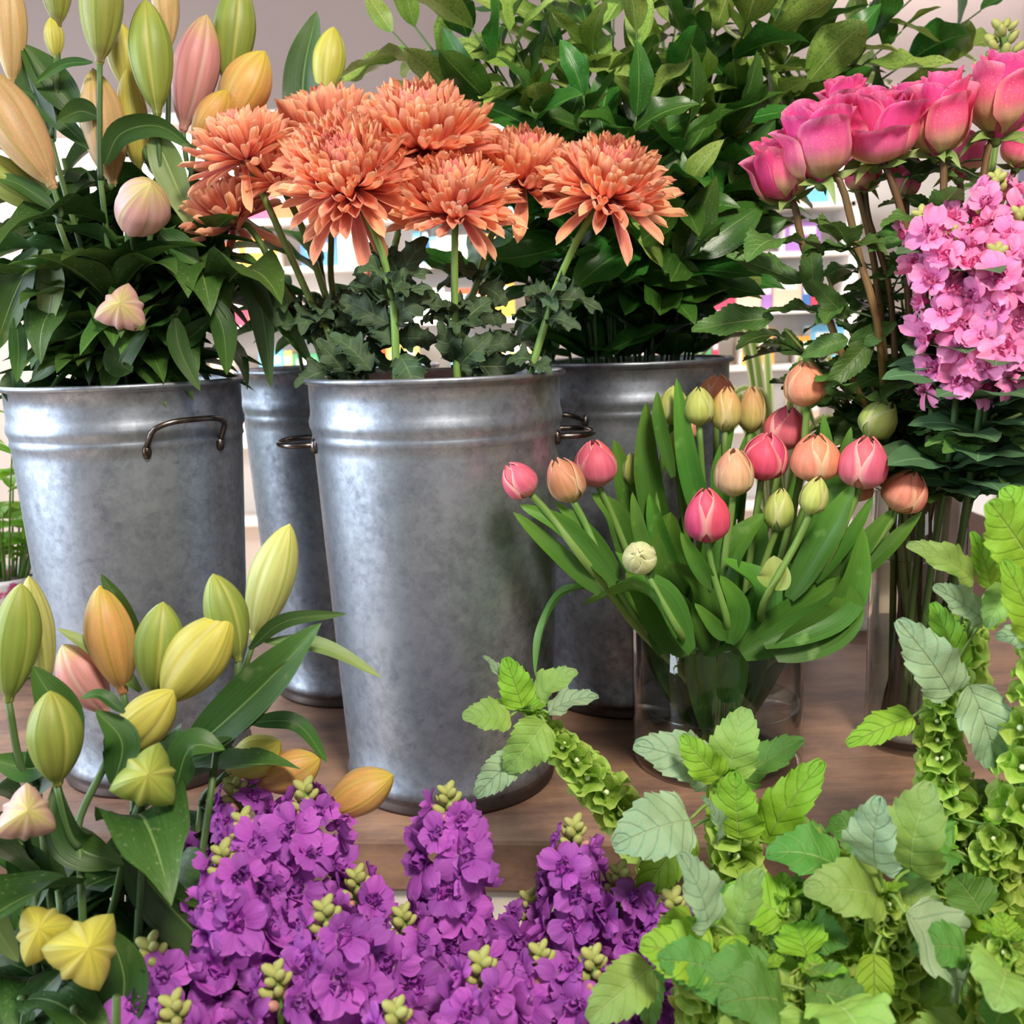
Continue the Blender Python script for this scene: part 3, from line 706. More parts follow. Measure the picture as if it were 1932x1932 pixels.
lily('lily with large olive bud hanging over a peach one, left of centre of its bucket', bl, LR, (190, 340), 1.13, [((192, -95), (188, 118), 80, 'olive'), ((175, 128, 1.16), (213, 348, 1.16), 84, 'peach')],
     [([(198, 310), (228, 252), (300, 238), (372, 285)], 42, 0, (.2, .9)), ([(185, 220), (150, 210), (108, 228)], 40, 0), ([(175, 118), (120, 122), (64, 158)], 18, 0)], 6, G1)
lily('lily with upright green bud beside the pink bud, yellow buds behind it', bl, LR, (300, 330), 1.14, [((275, -2), (297, 216), 80, 'green'), ((222, 38, 1.2), (242, 172, 1.2), 58, 'yellow'), ((240, 128, 1.18), (262, 325, 1.18), 56, 'yellow'), ((305, -70, 1.22), (318, 96, 1.22), 50, 'peach')],
     [([(290, 250), (325, 330), (372, 445)], 56, 1, (.1, .3))], 5, G1)
lily('lily with tall pink bud and pale green bud above the chrysanthemums', bl, LR, (370, 330), 1.2, [((390, 27), (345, 245), 84, 'pink'), ((452, -40, 1.22), (430, 170, 1.22), 78, 'green')],
     [([(400, 340), (420, 250), (440, 180)], 34, 0)], 5, G1)
lily('lily with two orange yellow buds just behind the leftmost chrysanthemum', bl, LR, (380, 380), 1.18, [((500, 96), (425, 245), 92, 'orange'), ((428, 170, 1.16), (366, 275, 1.16), 62, 'orange')], [], 5, G1)
lily('lily with two long buds lying to the left edge of the photo', bl, LR, (110, 420), 1.08, [((-45, 120), (100, 352), 98, 'peach'), ((-60, 290, 1.1), (100, 400, 1.1), 74, 'green')],
     [([(90, 470), (100, 560), (72, 675)], 52, 1, (.2, .5)), ([(70, 470), (25, 560), (-12, 665)], 62, 0), ([(110, 400), (40, 350), (-20, 330)], 30, 0), ([(30, 600), (35, 660), (32, 722)], 30, 0)], 6, G1)
lily('lily with one blush pink bud facing forward below a drooping leaf', bl, LR, (265, 480), 1.10, [((286, 345, 1.03), (248, 440, 1.08), 98, 'blush', 'std', 1.2)],
     [([(300, 440), (340, 470), (375, 500)], 50, 0)], 5, G1)
lily('lily with small cream and pink bud seen end on among dark leaves', bl, LR, (250, 620), 1.08, [((226, 572, 1.02), (238, 600, 1.06), 92, 'blush', 'star', .5)],
     [([(330, 600), (340, 660), (378, 738)], 36, 0), ([(280, 620), (230, 680), (250, 702)], 60, 0), ([(390, 560), (420, 620), (428, 708)], 46, 0)], 5, G1)
lily('lily with yellow bud and one upright dark leaf, behind the tallest chrysanthemum', bbl, BH, (580, 330), 1.42, [((630, 50), (612, 190), 62, 'yellow')],
     [([(575, 300), (572, 150), (598, 20)], 66, 0, (0, 0))], 4, 'lily stems in the half hidden back bucket')
bl_l = ((60, 420, 1.2), (150, 400, 1.24), (240, 430, 1.12), (330, 440, 1.22), (400, 470, 1.16), (210, 560, 1.10), (110, 560, 1.12), (340, 580, 1.10), (30, 560, 1.16), (430, 520, 1.2), (20, 260, 1.26), (120, 300, 1.28), (220, 300, 1.28), (310, 300, 1.28), (375, 380, 1.26), (70, 330, 1.3), (180, 420, 1.3), (290, 400, 1.3))
for i, (nx, ny, YY) in enumerate(bl_l):
    lily('budless leafy lily stem above the left bucket, ' + rank([q_[0] for q_ in bl_l], nx) + ' from the left', bl, LR, (nx, ny), YY, [], [], 13, 'budless lily stems in the left bucket', fill_len=(.10, .15))
lily('leafy stem drooping right over the left bucket rim toward the hidden bucket', bl, LR, (440, 540), 1.12, [], [([(450, 500), (492, 580), (512, 734)], 44, 0, (0, .2)), ([(470, 520), (530, 600), (590, 690)], 36, 0), ([(400, 600), (350, 640), (330, 600)], 40, 0), ([(20, 700), (30, 740), (70, 803)], 40, 0), ([(120, 640), (90, 690), (60, 720)], 40, 0)], 6)
for i, (nx, ny) in enumerate(((520, 560), (560, 640), (600, 580), (680, 610))):
    lily('leafy stem in the half hidden back bucket, ' + ORD[i] + ' from the left', bbl, BH, (nx, ny), 1.43, [], [], 6, 'leafy stems in the half hidden back bucket')

# ------------------------------------------------------------------ ruscus foliage
def ruscus(label, top, Y, base_off, nleaf, seed, group='ruscus stems in the bucket behind the tulips', size=.106, src=None, rz=BH, bend=None, pale=.12):
    r = random.Random(seed); c0 = (src or bbr); b = c0 + V((base_off[0] * .6, base_off[1] * .6, .03))
    t = thing('ruscus_stem', label, 'foliage', b, group)
    tp = P(*top, Y); m = c0 + V((base_off[0], base_off[1], rz + .02)); md = m.lerp(tp, .5) + V(((tp.x - m.x) * -.15, 0, .03))
    _, q = stem(t, [b, m, md, tp], .0028, .0012, DSTEM, 22)
    n0 = 7; N_ = nleaf
    for i in range(N_):
        g = n0 + (len(q) - 1 - n0) * (i / (N_ - 1)) ** .95; k = min(len(q) - 2, int(g)); p = q[k].lerp(q[k + 1], g - k)
        tg = (q[k + 1] - q[k]).normalized(); a = i * 2.6 + seed + r.uniform(-.5, .5)
        e1 = tg.orthogonal().normalized(); e2 = tg.cross(e1); rad = e1 * math.cos(a) + e2 * math.sin(a)
        d = (tg * r.uniform(.25, 1.0) + rad * (.9 if i < N_ - 1 else .1)).normalized()
        L = size * r.uniform(.75, 1.15) * (1 - .25 * (i == N_ - 1)); wd = L * r.uniform(.75, 1.0)
        nn = tg * 1.0 - rad * .35 + V((0, -.3, .3)) + V((r.uniform(-.4, .4),) * 3)
        add('leaf', r.choice(RUS_TLIT if (i > N_ * .45 and r.random() < pale * 2.2) else RUS_T), t, frame(d, nn, p, (wd, L, L)))  # outer leaves of a sprig take the lit colour, by chance
tops = [(740, 60, 1.42), (700, -60, 1.5), (800, -40, 1.36), (870, 20, 1.32), (920, -60, 1.45), (960, 60, 1.30), (1010, -40, 1.38), (1040, 40, 1.46), (1080, -70, 1.30), (1120, 30, 1.34), (1160, -40, 1.5), (1200, 60, 1.28),
        (1240, -60, 1.36), (1280, 20, 1.44), (1320, -40, 1.30), (1350, 60, 1.36), (1390, -60, 1.48), (1420, 10, 1.34), (1460, 60, 1.42), (1500, -40, 1.36), (1540, 20, 1.46), (1580, 100, 1.4), (1610, -50, 1.44), (1660, 0, 1.52),
        (1700, 60, 1.5), (1760, -40, 1.5), (1850, 20, 1.56), (1820, 90, 1.52), (900, 160, 1.32), (1000, 200, 1.26), (1100, 180, 1.26), (1200, 220, 1.24), (1300, 230, 1.26), (1400, 200, 1.3), (1150, 320, 1.24), (1290, 360, 1.26), (1390, 330, 1.3), (1041, 331, 1.3),
        (1080, 440, 1.26), (1200, 450, 1.23), (1300, 480, 1.25), (1380, 460, 1.33), (1460, 350, 1.42), (1500, 240, 1.45), (960, 420, 1.36), (900, 520, 1.36)]
tops = [(a_ + i_ * .01, b_, c_) for i_, (a_, b_, c_) in enumerate(tops)]
names_r = {0: 'glossy green ruscus sprig reaching left to the lily, highest left of the bunch', 25: 'glossy green ruscus sprig rising above the roses, second from the right', 26: 'glossy green ruscus sprig farthest right, above the roses'}
for i, (tx, ty, YY) in enumerate(tops):
    zz = rnd.uniform(0, 6.28); rr = rnd.uniform(.02, .10)
    off = (max(-.1, min(.1, (P(tx, ty, YY).x - bbr.x) * .25 + rnd.uniform(-.03, .03))), max(-.09, min(.09, (YY - 1.38) * .4 + rnd.uniform(-.04, .04))))
    if i in names_r: lb, gp = names_r[i], None
    elif ty < 130: lb, gp = 'tall ruscus sprig, ' + rank([q_[0] for q_ in tops if q_[1] < 130], tx) + ' from the left along the top of the foliage', 'tall ruscus sprigs'
    else: lb, gp = 'short dark ruscus sprig, ' + rank([q_[0] for q_ in tops if q_[1] >= 130], tx) + ' from the left, low in the foliage', 'short ruscus sprigs'
    ruscus(lb, (tx, ty), YY, off, 17 if ty < 130 else 13, i * 13 + 1, gp, pale=.27 if ty < 130 else .03)  # tall sprigs get most of the leaves with painted-in light

# ------------------------------------------------------------------ roses
def rose(label, hx, hy, Y, wpx, hpx, ax, stempts, leaves=(), nl=3, red=None):
    r = random.Random(hx + hy); c = P(hx, hy, Y); R = S(wpx, hy, Y) / 1.12; H = S(hpx, hy, Y) * 1.02; ax = V(ax).normalized()
    b = vr + V((r.uniform(-.025, .025), r.uniform(-.025, .025), .02))
    t = thing('rose', label, 'flower', b, 'pink roses in the tall glass vase'); base = c - ax * H * .48
    M = axis(ax, base, r.uniform(0, 6), (R, R, H))
    mb = MB()
    def fn(u, tt):
        a = u * 5 * PI; rr = .05 + .13 * u
        return (rr * math.cos(a) * (.5 + .5 * tt), rr * math.sin(a) * (.5 + .5 * tt), .1 + (.83 - .04 * u) * tt)
    mb.grid(48, 6, fn); mb.ball((0, 0, .04), .17, 8, sq=(1, 1, .6))
    h = add('flower_head', mb.make('flower_head', ROSE), t, M)
    for lay, (nn, ms_) in enumerate(ROSE_P):
        for k in range(nn):
            a = k * 2 * PI / nn + lay * 1.1 + r.uniform(-.15, .15)
            add('petal', ms_[k % 2], h, M @ Matrix.Rotation(a, 4, 'Z') @ Matrix.Rotation(r.uniform(-.03, .05) * lay, 4, 'Y') @ Matrix.Rotation(r.uniform(-.07, .07) * lay, 4, 'X') @ Matrix.Diagonal((1, 1, r.uniform(.82, 1.03) if lay == 4 else r.uniform(.94, 1.04), 1)))
    for k in range(5):
        a = k * 1.2566 + r.random(); rad = (M.to_3x3() @ V((math.cos(a), math.sin(a), 0))).normalized()
        dn = r.uniform(-.9, .5)
        ribbon(t, [base + rad * .004, base + rad * R * .33 + ax * R * .06 * dn, base + rad * R * (.62 - .1 * abs(dn)) + ax * R * .45 * dn], R * .2, SEPAL, a=.45, b=.9, name='sepal', nv=8, fold=.2)
    mb = MB(); mb.ball((0, 0, 0), R * .13, 8, sq=(1, 1, 1.1)); add('rose_hip', mb.make('rose_hip', SEPAL), t, axis(ax, base - ax * R * .05))
    mouth = vr + V((max(-.035, min(.035, (c.x - vr.x) * .3)), 0, .32))
    _, q = stem(t, [base] + px_pts(stempts, Y) + [mouth, b], .0036, .0042, STEMB)
    for (bx, by, tx, ty, wp) in leaves:
        tip_leaf(t, (bx, by), (tx, ty), Y, Y - r.uniform(-.03, .03), wp * 1.45, r.choice(ROSE_LT), ROSELEAF, r.uniform(-.4, .4))
    for i in range(nl):
        k = r.randint(5, 11); p = q[k]; a = r.uniform(0, 6.28); d = V((math.cos(a), math.sin(a), r.uniform(-.1, .6)))
        e = p + d * .05
        stem(t, [p, p.lerp(e, .5) + V((0, 0, .004)), e], .0012, .0009, DSTEM, 6, 'leaf_stalk')
        for dd, L in ((d, .062), (d.cross(V((0, 0, 1))), .05), (-d.cross(V((0, 0, 1))), .05)):
            L *= r.uniform(.8, 1.15)
            add('leaf', r.choice(ROSE_LT), t, frame(dd + d * .3 + V((0, 0, -.1)), V((r.uniform(-.3, .3), -.3, 1)), e if dd is d else p.lerp(e, .75), (L, L, L)))
    return t
rose('pink rose farthest left and lowest of the front row', 1474, 316, 1.10, 108, 122, (-.25, -.2, .95), [(1500, 390), (1520, 480), (1600, 700)], [(1512, 535, 1375, 480, 62), (1535, 560, 1530, 445, 55), (1460, 600, 1308, 620, 78)], 3)
rose('pink rose second from the left, on a thick green stem', 1545, 264, 1.07, 132, 148, (-.15, -.2, .95), [(1586, 345), (1620, 480), (1660, 640)], [(1545, 610, 1590, 560, 50), (1600, 640, 1510, 670, 50), (1600, 600, 1530, 530, 50)], 4)
rose('wide open pink rose, third of the front row', 1657, 236, 1.08, 148, 134, (-.08, -.35, .92), [(1670, 310), (1712, 440), (1745, 600)], [(1600, 650, 1690, 610, 50), (1645, 640, 1560, 730, 60)], 3)
rose('pink rose with pale green guard petals, fourth of the front row', 1776, 212, 1.08, 112, 152, (.0, -.15, 1), [(1779, 300), (1778, 400), (1760, 600)], [(1740, 440, 1640, 470, 36)], 3)
rose('pink rose at the right edge, highest of the front row', 1893, 178, 1.10, 130, 150, (.05, -.2, 1), [(1868, 260), (1850, 360), (1800, 600)], [], 3)
rose('pink rose peeping up behind, above the second rose from the left', 1590, 192, 1.2, 88, 90, (-.1, -.1, 1), [(1600, 300), (1650, 500)], [], 3)
rose('pink rose behind, between the wide open rose and the pale based one', 1712, 205, 1.2, 90, 95, (.05, -.1, 1), [(1710, 300), (1710, 500)], [], 3)
rose('small pink rose low behind the front stems, under the wide open rose', 1708, 335, 1.19, 58, 74, (.1, -.1, 1), [(1705, 420), (1715, 560)], [], 3)
rose('dark pink rose low behind, right of the fourth rose', 1818, 290, 1.2, 96, 84, (.1, -.1, 1), [(1810, 400), (1770, 560)], [], 3)
rose('dark pink rose low at the right edge, behind the pink stocks', 1925, 272, 1.22, 80, 84, (.1, -.1, 1), [(1880, 400), (1800, 560)], [], 3)
rose('pink rose bud low behind the second rose, mostly hidden', 1630, 325, 1.2, 66, 66, (-.1, -.1, 1), [(1640, 420), (1680, 560)], [], 3)
# dark leafy rose greens round the vase mouth
rs_l = ((1560, 520, 1.22), (1480, 620, 1.24), (1620, 640, 1.26), (1700, 560, 1.28), (1780, 640, 1.24), (1860, 560, 1.26), (1560, 740, 1.22), (1840, 760, 1.2), (1640, 780, 1.16), (1740, 720, 1.12), (1900, 820, 1.22), (1780, 860, 1.14), (1700, 860, 1.1), (1920, 640, 1.24), (1840, 460, 1.3), (1720, 480, 1.3), (1640, 900, 1.14), (1900, 381, 1.3),
        (1850, 720, 1.08), (1820, 800, 1.10), (1880, 780, 1.04), (1760, 780, 1.17), (1690, 700, 1.18), (1720, 900, 1.2), (1800, 900, 1.18), (1880, 830, .99), (1850, 900, 1.04), (1925, 780, .98), (1810, 770, 1.1), (1900, 900, 1.06), (1600, 830, 1.2), (1590, 700, 1.26))
rs_l = tuple((a_ + i_ * .1, b_, c_) for i_, (a_, b_, c_) in enumerate(rs_l))
for i, (tx, ty, YY) in enumerate(rs_l):
    r = random.Random(i + 50); tp = P(tx, ty, YY); b = vr + V((r.uniform(-.03, .03), r.uniform(-.03, .03), .03))
    t = thing('leafy_rose', 'bloomless leafy rose stem round the tall vase, its tip ' + rank([q_[0] for q_ in rs_l], tx) + ' from the left', 'rose', b, 'bloomless rose stems in the tall glass vase')
    mouth = vr + V(((tp.x - vr.x) * .2, 0, .32))
    _, q = stem(t, [b, mouth, mouth.lerp(tp, .6) + V((0, 0, .01)), tp], .0032, .0016, STEMB, 14)
    for j in range(11):
        k = r.randint(7, 14); p = q[k]; a = r.uniform(0, 6.28); d = V((math.cos(a), math.sin(a), r.uniform(-.4, .5))); L = r.uniform(.05, .075)
        add('leaf', r.choice(ROSE_LT), t, frame(d, V((r.uniform(-.5, .5), -.4, 1)), p + d * .012, (L, L, L)))

# ------------------------------------------------------------------ stocks
def stock(label, tip, Y, length, lean, group, kind='purple', bottom=None, size=.032, dens=1.0, leaves=4, budr=.0115, bud_only=False, rad0=.019):
    r = random.Random(int(tip[0] * 7 + tip[1]))
    tp = P(*tip, Y); ax = V(lean).normalized(); t = thing('stock_flower', label, 'flower', bottom, group)
    foot = tp - ax * length; _, q = stem(t, [tp - ax * .004, foot, foot.lerp(V(bottom), .4), V(bottom)], .0028, .0044, STEM if kind == 'purple' else DSTEM, 16)  # pink stocks: darker stem green stands in for shade among the leaves
    mO, mI = (SPUR, SPUR2) if kind == 'purple' else (SPNK, SPNK2)
    e1 = ax.orthogonal().normalized(); e2 = ax.cross(e1)
    nb = 13 if not bud_only else 26
    for i in range(nb):
        a = i * 2.4; z = .004 + .026 * (i / nb) * (1 if not bud_only else 3); rr = budr * (.1 + .72 * math.sqrt((i + .5) / nb))
        rad = e1 * math.cos(a) + e2 * math.sin(a); p = tp + ax * (.006 - z) + rad * rr; s_ = budr * (r.uniform(.28, .38) if not bud_only else r.uniform(.14, .2))
        if bud_only: stem(t, [tp - ax * (z + .012), tp - ax * (z + .006) + rad * rr * .5, p], .0012, .0009, STEM, 4, 'bud_stalk')
        mb = _budmesh
        add('bud', with_mat(mb, SBUDR if (i > nb - 4 and kind and not bud_only) else SBUD), t, axis(ax + rad * 1.1, p, 0, (s_, s_, s_ * 1.7)))
    if not bud_only:
        N_ = int(length / .0056 * dens)
        for i in range(N_):
            q_ = i / N_; a = i * 2.4 + r.uniform(-.3, .3); z = .008 + (length - .012) * q_
            gr = min(1, .55 + q_ * 3.0); rad = e1 * math.cos(a) + e2 * math.sin(a)
            p = tp - ax * z + rad * rad0 * gr
            x_, y_ = proj(p)
            if y_ > 2010 or x_ > 2010: continue
            if rad.dot(V((0, 1, -.2))) > .75: continue
            d = rad * 1.0 + ax * r.uniform(.15, .7) + V((r.uniform(-.3, .3), r.uniform(-.3, .1), r.uniform(-.2, .3)))
            s_ = size * .5 * gr * r.uniform(.85, 1.2)
            M = axis(d, p, r.uniform(0, 6), (s_,) * 3)
            fl = add('floret', with_mat(r.choice(CORE_P), mI if r.random() < .5 else mO), t, M)
            for k in range(5):
                th = k * 1.2566 + r.uniform(-.2, .2); el = r.uniform(.95, 1.45)
                dd = V((math.cos(th) * math.sin(el), math.sin(th) * math.sin(el), math.cos(el)))
                nn = V((-math.cos(th) * math.cos(el), -math.sin(th) * math.cos(el), math.sin(el)))
                add('petal', with_mat(r.choice(STK_P), mO), fl, M @ frame(dd, nn, (0, 0, .05), (1.0, r.uniform(.85, 1.1), 1)))
    for i in range(leaves):
        a = r.uniform(0, 6.28); d = V((math.cos(a), math.sin(a), .3)); L = r.uniform(.05, .08)
        if kind == 'pink': L *= 1.25
        add('leaf', STK_LT, t, frame(d, (0, -.4, 1), q[r.randint(5, 9)] if kind == 'pink' else foot - ax * r.uniform(-.01, .08), (L * (1.9 if kind == 'pink' else 1), L, L)))
    return t
_b = MB(); _b.ball((0, 0, 0), 1, 7); _budmesh = _b.make('stock_bud_mesh', SBUD)
def fbot(k, s): r = random.Random(s); return FB[k] + V((r.uniform(-.07, .07), r.uniform(-.07, .07), .03))
PS = [((844, 1490), .80, .24, (-.02, .12, 1), 'purple stock standing free in front of the middle bucket, green buds on top'),
      ((1084, 1552), .80, .24, (.05, .1, 1), 'purple stock on the right, its pale buds below the green bell stem'),
      ((575, 1482), .80, .2, (-.05, .2, 1), 'purple stock with green buds right beside the orange lily bud'),
      ((440, 1470), .84, .2, (-.25, .2, 1), 'purple stock highest at the left, under the yellow lily buds'),
      ((458, 1540), .78, .2, (-.15, .12, 1), 'purple stock second below the yellow lily buds, at left'),
      ((419, 1602), .73, .2, (-.15, .08, 1), 'purple stock with grey green pointed buds at the left of the group'),
      ((672, 1648), .76, .2, (.0, .1, 1), 'purple stock behind the centre, small yellow green buds, left of the free standing one'),
      ((612, 1708), .69, .2, (-.02, .02, 1), 'purple stock in the centre of the group with open cluster of pale green buds'),
      ((282, 1778), .68, .2, (-.15, .0, 1), 'purple stock at the far left edge of the group with yellow buds'),
      ((326, 1888), .64, .2, (-.12, -.02, 1), 'purple stock at the lower left with yellow and rosy buds'),
      ((908, 1806), .68, .2, (.02, .0, 1), 'purple stock low right of centre with pale buds, above the bottom edge'),
      ((748, 1900), .63, .2, (.0, -.05, 1), 'purple stock at the bottom edge with yellow green buds'),
      ((1168, 1640), .79, .2, (.08, .1, 1), 'purple stock at the right, half hidden by a green leaf'),
      ((1270, 1690), .77, .2, (.15, .1, 1), 'purple stock farthest right, in shade behind the green bell leaves'),
      ((1000, 1690), .82, .2, (.0, .15, 1), 'purple stock behind, low between the two tall ones at right'),
      ((1020, 1790), .72, .2, (.0, .05, 1), 'purple stock low at the right of the pale budded one'),
      ((1120, 1800), .70, .2, (.05, .0, 1), 'purple stock low beside the bright green bell stem'),
      ((520, 1830), .66, .18, (-.05, .0, 1), 'purple stock low left of centre near the dark lily leaf tip'),
      ((480, 1660), .74, .2, (-.05, .0, 1), 'purple stock left of centre behind the open bud cluster'),
      ((320, 1560), .82, .2, (-.2, .15, 1), 'purple stock at the left, mostly behind dark lily leaves'),
      ((760, 1720), .74, .2, (.0, .05, 1), 'purple stock in the middle behind the bottom edge flowers'),
      ((850, 1660), .80, .2, (.0, .15, 1), 'purple stock below the free standing one, without visible buds'),
      ((1215, 1560), .90, .1, (.3, .2, 1), 'purple stock almost hidden by the green leaves before the tulip vase')]
for i, (tp_, YY, L_, ln, lb) in enumerate(PS[:-1]):
    stock(lb, tp_, YY, L_, ln, 'purple stocks in front of the table', bottom=fbot('stock', i), size=.048 if YY < .75 else .050, rad0=.021, dens=.92)
PK = [((1738, 400), 1.02, .10, (-.45, 0, 1), 'pink stock tip with pale buds farthest left, below the roses'),
      ((1787, 432), 1.00, .26, (-.12, -.05, 1), 'pink stock with yellow green buds, leftmost long spike'),
      ((1880, 332), 1.03, .30, (-.1, -.05, 1), 'pink stock whose rosy buds reach up to the roses'),
      ((1925, 400), 1.0, .26, (.1, -.05, 1), 'pink stock cut by the right edge of the photo'),
      ((1880, 470), .98, .21, (.0, -.1, 1), 'pink stock lowest front, full of ruffled blooms')]
for i, (tp_, YY, L_, ln, lb) in enumerate(PK):
    stock(lb, tp_, YY, L_ * .62, ln, 'pink stocks at the right edge', kind='pink', bottom=vr + V((.01 * (i - 2), -.02, .03)), size=.045, leaves=13, rad0=.024, dens=1.3)
stock('pale green unopened stock buds rising behind the highest rose', (1895, 45), 1.3, .1, (.0, 0, 1), None, bottom=vr + V((.02, .02, .03)), bud_only=True, budr=.03, leaves=0)
stock('small green unopened stock buds left of the highest rose', (1855, 120), 1.3, .08, (-.2, 0, 1), None, bottom=vr + V((.0, .03, .03)), bud_only=True, budr=.022, leaves=0)

# ------------------------------------------------------------------ tulips
TB = vt + V((0, 0, .02))
def tulip(label, hx, hy, wpx, hpx, kind, Y, ax, stempts=(), leaves=()):
    r = random.Random(hx * 3 + hy); c = P(hx, hy, Y); ax = V(ax).normalized(); Wd = S(wpx * 1.04, hy, Y); H = S(hpx * 1.02, hy, Y)
    b = TB + V((r.uniform(-.05, .05), r.uniform(-.05, .05), 0))
    t = thing('tulip', label, 'flower', b, 'tulips in the short glass vase'); base = c - ax * H * .5
    M = axis(ax, base, r.uniform(0, 6), (Wd, Wd, H / 1.05)); mat = TM[kind]
    mb = MB(); mb.ball((0, 0, .05), .16, 8, sq=(1, 1, .5)); mb.ball((0, 0, .52), .34, 10, sq=(1, 1, 1.42))
    for k in range(4):
        a = k * 1.57 + .4
        mb.tube([(0, 0, .05), (.1 * math.cos(a), .1 * math.sin(a), .5), (.07 * math.cos(a), .07 * math.sin(a), .8)], .05, .02, 6)
    h = add('flower_head', mb.make('flower_head', mat), t, M)
    for k in range(3):
        add('petal', with_mat(TUL_I, mat), h, M @ Matrix.Rotation(k * 2.094 + 1.047, 4, 'Z') @ Matrix.Rotation(r.uniform(-.03, .03), 4, 'Y'))
    for k in range(3):
        add('petal', with_mat(TUL_O[k % 2], mat), h, M @ Matrix.Rotation(k * 2.094 + r.uniform(-.1, .1), 4, 'Z') @ Matrix.Rotation(r.uniform(.0, .1), 4, 'Y') @ Matrix.Rotation(r.uniform(-.06, .06), 4, 'X'))
    mouth = vt + V((max(-.085, min(.085, (c.x - vt.x) * .45)), max(-.07, min(.07, (Y - vt.y) * .6)), .165))
    b2 = V((vt.x - (mouth.x - vt.x) * .2 + r.uniform(-.03, .03), vt.y - (mouth.y - vt.y) * .2 + r.uniform(-.02, .02), .022))
    pts = [base] + px_pts(stempts, Y) + [mouth, b2]
    if not stempts: pts.insert(1, base.lerp(mouth, .5) + V(((mouth.x - base.x) * .12, 0, -.01)) * .6)
    _, q = stem(t, pts, .0036, .0044, STEM, 18)
    for lf in leaves:
        pts_, wpx_, kd = lf[0], lf[1], lf[2]; tw = lf[3] if len(lf) > 3 else (r.uniform(-.3, .3), r.uniform(-.5, .5))
        yy = pts_[1][1]; YY = Y if len(lf) < 5 else lf[4]
        # base first
        ribbon(t, px_pts(pts_, YY), S(wpx_, yy, YY) * 1.12, TULIPPALE if kd == 1 else TULIPLEAF, tw[0], tw[1], fold=.45, a=.72, b=.6, rip=.06, base_w=.35)
    return t
tulip('pink red tulip farthest left, leaning out over the middle bucket', 980, 906, 62, 68, 'pink', .97, (-.55, -.1, .75), [(1040, 975), (1120, 1080)], [([(1130, 1120), (1050, 1045), (968, 966)], 34, 0), ([(1160, 1100), (1070, 1000), (980, 952)], 36, 0)])
tulip('bronze orange tulip, second from the left', 1066, 907, 66, 82, 'brown', 1.0, (-.35, -.05, .95), [(1105, 990), (1150, 1090)], [([(1170, 1090), (1110, 1010), (1045, 945)], 30, 0)])
tulip('round pink red tulip, third from the left, before the back bucket', 1124, 876, 80, 82, 'pink', 1.10, (-.1, -.05, 1), [(1150, 960), (1200, 1080)], [([(1200, 1090), (1170, 985), (1116, 930)], 44, 0)])
tulip('small green tulip bud low behind, right of the round pink red tulip', 1191, 886, 32, 56, 'green', 1.18, (0, 0, 1), (), [([(1205, 1010), (1180, 920), (1158, 828)], 40, 0)])
tulip('green tulip bud leftmost of the top row', 1270, 766, 52, 68, 'green', 1.15, (.05, 0, 1), [(1250, 870), (1245, 980)], [([(1255, 1050), (1225, 900), (1220, 757)], 48, 0)])
tulip('yellow green tulip bud, second of the top row', 1319, 768, 56, 66, 'green', 1.12, (0, 0, 1), (), [([(1340, 1020), (1300, 880), (1276, 712)], 40, 0, (0, .1)), ([(1270, 900), (1245, 800), (1240, 738)], 24, 0)])
tulip('orange tulip behind the top row, only its crown showing', 1352, 738, 64, 56, 'orange', 1.2, (0, 0, 1))
tulip('green tulip flushed orange, third of the top row', 1370, 773, 54, 76, 'greenpeach', 1.13, (.05, 0, 1), (), [([(1380, 1000), (1360, 900), (1385, 800)], 34, 0)])
tulip('narrow green and peach tulip, rightmost of the top row', 1417, 774, 50, 80, 'greenpeach', 1.15, (.05, 0, 1), (), [([(1390, 980), (1400, 890), (1420, 800)], 30, 0)])
tulip('pink red tulip behind, upper of the two touching pink ones', 1482, 809, 78, 76, 'pink', 1.13, (.05, -.1, 1))
tulip('peach orange tulip standing highest of all', 1519, 726, 74, 78, 'orange', 1.09, (0, 0, 1), [(1520, 800), (1500, 950)], [([(1540, 980), (1560, 880), (1553, 780)], 30, 0)])
tulip('yellow green tulip bud leaning right, against the rose leaves', 1659, 793, 64, 70, 'green', 1.09, (.55, -.1, .8), [(1625, 840), (1570, 1000)], [([(1570, 960), (1590, 880), (1606, 805)], 26, 0)])
tulip('red pink tulip, lower of the two touching pink ones', 1445, 863, 82, 84, 'hot', 1.08, (.15, -.15, 1))
tulip('broad peach orange tulip with small bract tip, right of centre', 1538, 865, 88, 84, 'orange', 1.05, (0, -.15, 1), (), [([(1520, 1060), (1560, 960), (1605, 912)], 46, 0)])
tulip('large round pink tulip on the right', 1629, 874, 86, 92, 'pink', 1.03, (.1, -.1, 1), [(1610, 950), (1560, 1060)], [([(1490, 1130), (1560, 1010), (1612, 912)], 52, 0), ([(1540, 1100), (1600, 1020), (1648, 935)], 26, 0)])
tulip('orange tulip hidden behind the large round pink one', 1612, 922, 64, 46, 'orange', 1.16, (0, 0, 1))
tulip('orange and green striped tulip farthest right', 1707, 928, 78, 76, 'orange', 1.03, (.35, -.1, .9), [(1670, 1000), (1590, 1100)], [([(1590, 1110), (1670, 1040), (1740, 965)], 32, 0), ([(1590, 1090), (1630, 1030), (1685, 960)], 34, 0)])
tulip('cream peach tulip in the centre, above the hot pink one', 1384, 893, 70, 84, 'peach', 1.06, (.0, -.05, 1), [(1378, 980), (1365, 1080)], [([(1350, 1120), (1380, 1040), (1445, 968)], 56, 0)])
